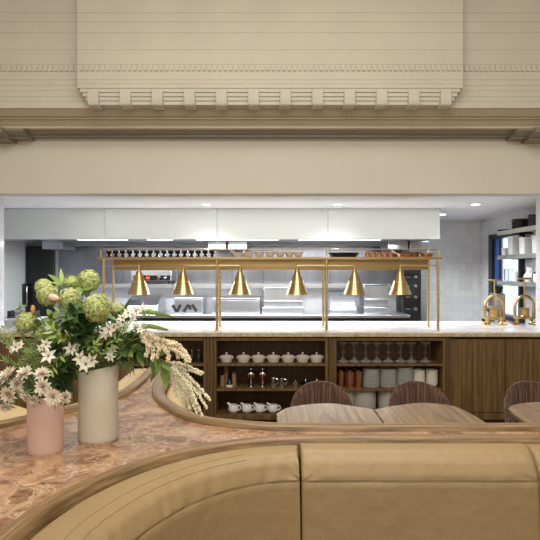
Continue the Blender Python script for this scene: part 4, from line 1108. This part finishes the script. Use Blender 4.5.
# pink bud
o = flower_thing('pink_bud', 'pale pink bud lying across the upper left snowball bloom', 'flower', VC)
pb = P(50, 296.5, 1.70)-VC; pe_ = P(59, 299, 1.69)-VC
MB().tube([pb, pb.lerp(pe_, .3), pb.lerp(pe_, .7), pe_], [.008, .011, .009, .003], 10).build('petals', pinkbud, o)
MB().tube(rel(stem_path(VC, P(59, 299, 1.69)), VC), .0018, 5).build('stem', stem_m, o)
# orange bud
o = flower_thing('orange_bud', 'tiny orange bud poking out on the left of the bouquet', 'flower', VC)
c = P(33, 309, 1.76)-VC
MB().blob(c, .007, 8, 6, (1, 1, 1.8)).build('bud', leafm('orange_bud_petal', (226, 160, 84)), o)
MB().tube(rel(stem_path(VC, P(33, 311, 1.76)), VC), .0014, 5).build('stem', stem_m, o)

# leafy branches
def leafy(pts, label, mat, n=22, L_=.05, W_=.022, v=VC, name='leafy_branch', spread=1, droop=.3, start=.25):
    o = flower_thing(name, label, 'foliage', v)
    ps = [v+Vector((random.uniform(-.02, .02), random.uniform(-.02, .02), .13)), v+Vector((random.uniform(-.03, .03), random.uniform(-.025, .025), .22 if v is VC else .16))]+[P(*q) for q in pts]
    path = rel(spline(ps, 6), v)
    MB().tube(path, [.0028-.0018*i/len(path) for i in range(len(path))], 6).build('stem', stem_m, o)
    lf = MB()
    i0 = max(10, int(len(path)*start))
    for k in range(n):
        i = min(len(path)-2, i0+int((len(path)-i0)*(k+random.random()*.5)/n)); p = Vector(path[i]).lerp(Vector(path[i+1]), random.random())
        t_ = (Vector(path[i+1])-Vector(path[i])).normalized(); a = k*2.4
        s1 = t_.orthogonal().normalized(); s2 = t_.cross(s1)
        d = t_*.55+(s1*math.cos(a)+s2*math.sin(a))*spread
        lf.leaf(p, d, L_*random.uniform(.7, 1.2), W_*random.uniform(.8, 1.2), droop)
    lf.leaf(path[-1], (Vector(path[-1])-Vector(path[-2])), L_, W_, droop)
    lf.build('leaves', mat, o, angle=180)
    return o
leafy([(72, 320, 1.78), (64, 300, 1.80), (62, 283, 1.82)], 'branch with pale pointed leaves forming the top tuft of the bouquet', leaf_l, 7, .055, .014, spread=1.0, droop=.05, start=.9)
leafy([(80, 320, 1.78), (82, 300, 1.80), (84, 284, 1.84)], 'broad leaved branch right of the top tuft', leaf_m, 14, .05, .03, start=.5)
leafy([(80, 335, 1.76), (76, 322, 1.74), (74, 312, 1.72)], 'dark broad leaved branch in the centre front of the bouquet', leaf_d, 34, .055, .036, start=.3)
leafy([(88, 340, 1.74), (84, 330, 1.72), (82, 318, 1.72)], 'dark broad leaved branch just below the largest snowball bloom', leaf_d, 30, .05, .034, start=.3)
leafy([(70, 345, 1.78), (58, 332, 1.76), (52, 318, 1.76)], 'mid green branch on the left centre of the bouquet', leaf_m, 30, .045, .02, start=.3)
leafy([(65, 350, 1.78), (50, 340, 1.78), (40, 325, 1.80)], 'mid green branch reaching towards the left snowball bloom', leaf_m, 30, .045, .018, start=.3)
leafy([(75, 355, 1.76), (62, 352, 1.74), (55, 348, 1.73)], 'dark leaved branch low on the left behind the star lilies', leaf_d, 34, .045, .018, start=.25)
leafy([(72, 362, 1.84), (66, 372, 1.84), (62, 386, 1.84)], 'dark leaved branch hanging down between the vases', leaf_d, 30, .045, .022, start=.3)
leafy([(74, 362, 1.84), (60, 364, 1.82), (54, 376, 1.80)], 'dark leaved branch hanging behind the pink vase flowers', leaf_d, 30, .045, .02, start=.3)
leafy([(90, 350, 1.80), (90, 335, 1.82), (100, 322, 1.84)], 'dark leaved branch behind the largest snowball bloom', leaf_d, 26, .045, .026, start=.3)
leafy([(108, 350, 1.82), (120, 340, 1.84), (134, 338, 1.84)], 'dark glossy broad leaved branch to the right of the vase', leaf_d, 22, .055, .036, start=.4)
leafy([(112, 354, 1.80), (128, 348, 1.80), (146, 345, 1.82)], 'dark glossy broad leaved branch reaching to the cream blossom', leaf_d, 24, .055, .03, start=.4)
leafy([(115, 356, 1.80), (135, 352, 1.80), (155, 356, 1.82), (164, 368, 1.84)], 'mid green broad leaved branch under the cream blossom spray', leaf_m, 20, .055, .026, start=.5)
leafy([(114, 358, 1.82), (122, 360, 1.82), (132, 364, 1.82)], 'fine needle leaved green branch on the right rim of the cream vase', leaf_m, 30, .045, .005, start=.4, droop=.1)
leafy([(108, 345, 1.80), (116, 330, 1.80), (124, 312, 1.82)], 'branch with upright dark pointed leaf beside the gantry post', leaf_d, 16, .05, .014, start=.5, droop=0)
leafy([(60, 345, 1.80), (40, 335, 1.80), (22, 312, 1.84), (20, 306, 1.84)], 'thin branch with small green leaves at the upper left', leaf_m, 16, .022, .008, start=.6)
leafy([(86, 340, 1.73), (92, 350, 1.72), (96, 344, 1.72)], 'light slender leaved sprig in front of the stems above the cream vase', leaf_l, 16, .03, .007, start=.4, droop=0)
leafy([(70, 340, 1.73), (60, 338, 1.71), (52, 330, 1.71)], 'light slender leaved sprig at the front left of the dark foliage', leaf_l, 20, .03, .008, start=.4, droop=0)
leafy([(68, 350, 1.74), (56, 362, 1.70), (50, 372, 1.69)], 'light slender leaved sprig low between the vases', leaf_l, 18, .03, .007, start=.4, droop=0)
leafy([(84, 335, 1.73), (74, 325, 1.70), (60, 312, 1.71)], 'light slender leaved sprig under the upper middle snowball bloom', leaf_l, 18, .03, .008, start=.4, droop=0)
leafy([(104, 350, 1.77), (116, 340, 1.76), (126, 328, 1.77)], 'light slender leaved sprig under the right star lilies', leaf_l, 18, .032, .007, start=.4, droop=0)
# loose green stems in the far left with feathery leaves
def feather(pts, label, v=VP):
    o = flower_thing('feathery_sprig', label, 'foliage', v)
    ps = [v+Vector((random.uniform(-.02, .02), 0, .1)), v+Vector((random.uniform(-.03, .02), 0, .165))]+[P(*q) for q in pts]
    path = rel(spline(ps, 8), v); MB().tube(path, .0013, 5).build('stem', fern_m, o)
    lf = MB()
    for i in range(8, len(path)):
        for k in range(5):
            d = Vector((random.uniform(-1, 1), random.uniform(-.7, .4), random.uniform(-.2, 1)))
            lf.leaf(path[i], d, random.uniform(.014, .034), .0022, .1, 2)
    lf.build('leaves', fern_m, o, angle=180)
feather([(36, 372, 1.72), (26, 356, 1.74), (12, 345, 1.76)], 'feathery green sprig arching left over the pink vase')
feather([(38, 368, 1.73), (32, 350, 1.75), (18, 330, 1.78)], 'feathery green sprig rising left towards the marble counter')
feather([(40, 372, 1.73), (40, 352, 1.76), (34, 336, 1.78)], 'feathery green sprig rising straight up from the pink vase')
feather([(34, 376, 1.72), (20, 366, 1.72), (6, 360, 1.74)], 'feathery green sprig lying low at the left edge')
feather([(36, 376, 1.72), (30, 362, 1.72), (28, 350, 1.73)], 'short feathery green sprig in the middle of the pink vase')
def umbel(px, py, Y, r, label, v=VP):
    c = P(px, py, Y)-v; o = flower_thing('green_umbel', label, 'flower', v)
    path = rel(stem_path(v, P(px, py+8, Y), .03, .165), v)
    mb = MB().tube(path, .0014, 5); hd = MB(); e = Vector(path[-1])
    for k in range(46):
        d = Vector((random.gauss(0, 1), random.gauss(0, .8), random.gauss(0, .8))).normalized()*r*Y/F*random.uniform(.5, 1.05); q = c+d
        if k % 3 == 0: mb.tube([e, q], .0006, 3)
        for j in range(3): hd.blob(q+Vector([random.uniform(-.004, .004) for _ in range(3)]), .0022, 5, 3)
    mb.build('stem', fern_m, o); hd.build('flower_head', leafm('pale_umbel_%d' % int(px), (170, 184, 126)), o)
umbel(6, 334, 1.76, 12, 'airy pale green umbel at the far left edge')
umbel(14, 346, 1.74, 8, 'airy pale green umbel below the one at the far left edge')

# green spikes
def spike(pts, label, v=VC):
    o = flower_thing('green_flower_spike', label, 'flower', v)
    ps = [v+Vector((.01, 0, .14)), v+Vector((.03, 0, .235))]+[P(*q) for q in pts]
    path = rel(spline(ps, 8), v); MB().tube(path, [.003-.002*i/len(path) for i in range(len(path))], 6).build('stem', stem_m, o)
    n = len(path); i0 = int(n*.66); g_ = MB(); w_ = MB()
    for i in range(i0, n-1):
        for q in range(3):
            p = Vector(path[i]).lerp(Vector(path[i+1]), q/3); t_ = (i-i0+q/3)/(n-i0)
            R_ = .0068*(1-t_)**.7+.0015
            for k in range(7):
                a = k*2*PI/7+q+i; d = Vector((math.sin(a)*.3, math.cos(a), math.sin(a))).normalized()
                (w_ if t_ < .22 and k % 2 else g_).blob(p+d*R_*.8, R_*.36+.0006, 5, 3)
    g_.build('buds', spike_g, o); w_.build('open_florets', white_p, o)
spike([(116, 345, 1.78), (128, 322, 1.80), (140, 312, 1.82), (155, 313, 1.82), (173, 317, 1.82)], 'upper green flower spike pointing right over the counter')
spike([(118, 346, 1.77), (130, 332, 1.78), (142, 326, 1.79), (155, 327, 1.79), (168, 330, 1.79)], 'lower green flower spike pointing right over the counter')

# cream blossom clusters and hanging sprays
def blossom_strand(mb, path, r0, r1, dens=3):
    for i in range(len(path)-1):
        for q in range(2):
            p = Vector(path[i]).lerp(Vector(path[i+1]), q/2); t_ = i/(len(path)-1); R_ = r0+(r1-r0)*t_
            for k in range(3):
                d = Vector([random.gauss(0, 1) for _ in range(3)]).normalized()
                e = p+d*R_*random.uniform(.7, 1.25)-Vector((0, 0, .001)); rr = random.uniform(.0022, .0034)
                mb.blob(e, rr, 6, 4, (.85, .85, 1.25)); mb.tube([p, e], .0005, 3)
def spray(stem_pts, strands, label, mat, r0=.006, r1=.003, v=VC, name='hanging_blossom_spray'):
    o = flower_thing(name, label, 'flower', v)
    ps = [v+Vector((.01, 0, .14)), v+Vector((.045, 0, .236))]+[P(*q) for q in stem_pts]
    MB().tube(rel(spline(ps, 6), v), .002, 6).build('stem', tan_s, o)
    for s_ in strands:
        path = rel(spline([P(*q) for q in s_], 9), v); mb = MB(); mb.tube(path, .001, 4); blossom_strand(mb, path, r0, r1)
        mb.build('blossom_strand', mat, o, angle=180)
random.seed(21)
spray([(120, 350, 1.80), (138, 338, 1.80), (150, 338, 1.80)],
      [[(142, 335, 1.80), (150, 334, 1.79), (158, 340, 1.79)], [(143, 338, 1.79), (148, 346, 1.78), (146, 356, 1.78)], [(150, 338, 1.80), (158, 346, 1.79), (157, 357, 1.79)],
       [(152, 338, 1.81), (163, 340, 1.80), (172, 344, 1.80)], [(146, 340, 1.8), (153, 348, 1.79), (152, 360, 1.78)]], 'cream drooping blossom cluster at the right centre of the bouquet', cream_p, .0075, .005, name='cream_blossom_cluster')
spray([(125, 352, 1.82), (150, 345, 1.82), (165, 346, 1.82)],
      [[(163, 345, 1.82), (170, 342, 1.81), (178, 345, 1.81), (186, 353, 1.81), (190, 361, 1.81)], [(164, 348, 1.81), (172, 348, 1.80), (182, 355, 1.80), (187, 362, 1.8)],
       [(162, 347, 1.80), (168, 353, 1.80), (168, 361, 1.8)], [(166, 346, 1.82), (176, 349, 1.81), (178, 358, 1.81)]], 'cream blossom cluster just above the hanging strands', cream_p, .007, .005, name='cream_blossom_cluster')
spray([(125, 356, 1.82), (155, 358, 1.83), (170, 364, 1.83)],
      [[(166, 364, 1.84), (180, 363, 1.83), (196, 370, 1.83), (203, 373, 1.83)], [(172, 366, 1.84), (190, 370, 1.83), (202, 374, 1.83)],
       [(174, 367, 1.84), (190, 378, 1.83), (202, 390, 1.82), (210, 400, 1.82)], [(174, 368, 1.83), (188, 382, 1.82), (198, 394, 1.82), (207, 408, 1.81)],
       [(173, 368, 1.83), (184, 380, 1.82), (194, 396, 1.81), (203, 417, 1.80)], [(172, 368, 1.82), (182, 384, 1.81), (192, 400, 1.81), (197, 413, 1.80)],
       [(172, 368, 1.84), (180, 382, 1.83), (186, 396, 1.82), (190, 409, 1.82)], [(171, 368, 1.83), (177, 380, 1.82), (181, 394, 1.82), (182, 402, 1.82)],
       [(170, 368, 1.84), (173, 380, 1.83), (175, 390, 1.83), (176, 396, 1.83)], [(172, 366, 1.85), (186, 374, 1.84), (196, 384, 1.84), (201, 397, 1.84)],
       [(176, 370, 1.81), (188, 386, 1.80), (196, 402, 1.80), (200, 411, 1.80)], [(168, 367, 1.84), (171, 376, 1.84), (172, 384, 1.84)]],
      'long cream strands hanging in a cascade over the oak rim', cream_s, .0052, .0035)

# blushing bride flowers in the pink vase
def bride(px, py, Y, rp, d, label, v=VP, cs=.26):
    c = P(px, py, Y)-v; d = Vector(d).normalized(); R_ = rp*Y/F
    o = flower_thing('blush_protea', label, 'flower', v)
    MB().tube(rel(stem_path(v, P(px, py, Y)-d*-.0, .03, .165), v), .0018, 5).build('stem', stem_m, o)
    pe = MB(); B = Matrix.Translation(c) @ rot_to(d)
    for ring, (n, ln, tilt) in enumerate(((12, 1.1, .1), (12, 1.05, .4), (11, .9, .75), (8, .7, 1.1))):
        for k in range(n):
            M = B @ Matrix.Rotation(2*PI*k/n+ring*.3+random.uniform(-.12, .12), 4, 'Z') @ Matrix.Rotation(-tilt+random.uniform(-.15, .15), 4, 'Y')
            L_ = R_*ln*random.uniform(.85, 1.15); w = R_*.25
            pe.add([(R_*.15, 0, 0), (L_*.5, -w, .0015), (L_*.5, w, .0015), (L_*1.05, 0, -.002+L_*.08), (L_*.55, 0, -.0012)], [(0, 1, 4), (0, 4, 2), (1, 3, 4), (4, 3, 2)], M)
    pe.build('petals', pinkcream, o, angle=180)
    ce = MB()
    for k in range(34):
        a = k*2.4; r_ = R_*cs*math.sqrt(k/34); ce.blob(c+(rot_to(d) @ Vector((r_*math.cos(a), r_*math.sin(a), R_*.22+random.uniform(0, .002)))), R_*.075, 5, 3)
    ce.build('centre', pink_c, o)
    lf = MB()
    for k in range(8): lf.leaf(c-d*R_*.2, Vector((random.uniform(-1, 1), random.uniform(-.2, 1), random.uniform(-1, .6))), R_*1.5, .004, .1, 3)
    lf.build('leaves', leaf_d, o, angle=180)
bride(42.8, 387, 1.63, 8.5, (.0, -1, .1), 'open blush protea with pink centre above the middle of the pink vase', cs=.48)
bride(53.2, 397, 1.62, 8.5, (.15, -1, .1), 'open blush protea over the right front rim of the pink vase', cs=.44)
bride(42.5, 374, 1.67, 8, (.1, -.6, .8), 'blush protea facing up behind the open one')
bride(25, 374, 1.67, 9, (-.2, -.5, .8), 'blush protea facing up on the left of the pink vase')
bride(8, 376, 1.66, 10, (-.5, -.5, .6), 'large blush protea at the upper left corner of the small bouquet')
bride(26, 394, 1.63, 8, (-.5, -.6, -.4), 'blush protea drooping over the left rim of the pink vase')
bride(9, 394, 1.62, 9, (-.2, -.8, -.3), 'blush protea drooping at the left edge of the photo')
bride(6, 406, 1.62, 7, (.1, -.7, -.7), 'lowest blush protea with its dusty centre facing down')
bride(34, 399, 1.63, 6, (-.2, -.8, -.5), 'small blush protea tucked against the pink vase rim')
bride(65, 397, 1.66, 6.5, (.6, -.7, .0), 'small blush protea at the right of the pink vase')
bride(17, 384, 1.67, 8, (-.2, -.8, .2), 'blush protea in the middle of the left cluster')
leafy([(38, 390, 1.67), (20, 388, 1.68), (6, 386, 1.69)], 'dark needle leaved sprig beneath the left blush proteas', leaf_d, 34, .04, .005, v=VP, start=.2, droop=.05)
leafy([(48, 386, 1.72), (54, 375, 1.74), (58, 366, 1.75)], 'dark leaved sprig on the right of the pink vase', leaf_d, 26, .04, .014, v=VP, start=.2)
leafy([(36, 388, 1.72), (30, 380, 1.73), (24, 376, 1.75)], 'dark needle leaved sprig in the back of the pink vase', leaf_d, 30, .04, .006, v=VP, start=.2)

# ------------------------------------------------------------------ lights
def area(name, loc, size, size_y, energy, color, rot=(0, 0, 0)):
    L = bpy.data.lights.new(name, 'AREA'); L.shape = 'RECTANGLE'; L.size = size; L.size_y = size_y; L.energy = energy; L.color = color
    l = bpy.data.objects.new(name, L); COL.objects.link(l); l.location = loc; l.rotation_euler = rot
    return l
WARM = (1, .955, .88)
area('dining_ceiling_lamp', (0, 2.0, 4.4), 3.0, 1.6, 80, WARM)
area('rear_fill_light', (0, -3.0, 2.3), 5.0, 1.6, 70, (1, .96, .9), (math.radians(90), 0, 0))  # fill light added behind the camera to brighten bar fronts and frieze
area('dining_frieze_fill', (0, .5, 3.9), 4.0, .5, 60, WARM, (math.radians(62), 0, 0))  # unseen area light added, aimed forward to brighten header and frieze
area('rear_ceiling_lamp', (0, -1.8, 4.4), 4.0, 1.4, 35, WARM)
area('kitchen_pass_fill', (0, 6.2, KC-.02), 4.6, .5, 12, (.95, .97, 1))  # added fill over the pass, beside the recessed downlights
world = bpy.data.worlds.new('World'); scn.world = world; world.use_nodes = True
bg = world.node_tree.nodes['Background']; bg.inputs['Color'].default_value = (.72, .84, 1, 1); bg.inputs['Strength'].default_value = 1.5

# ------------------------------------------------------------------ camera
cam = bpy.data.cameras.new('camera'); cam.sensor_width = 36; cam.sensor_fit = 'HORIZONTAL'; cam.lens = 36*F/540; cam.clip_start = .05
co = bpy.data.objects.new('camera', cam); COL.objects.link(co); co.location = (0, 0, EYE); co.rotation_euler = (PI/2, 0, 0)
scn.camera = co
scn.view_settings.view_transform = 'Standard'; scn.view_settings.look = 'None'; scn.view_settings.gamma = 1
scn.view_settings.use_curve_mapping = False; scn.view_settings.exposure = 0
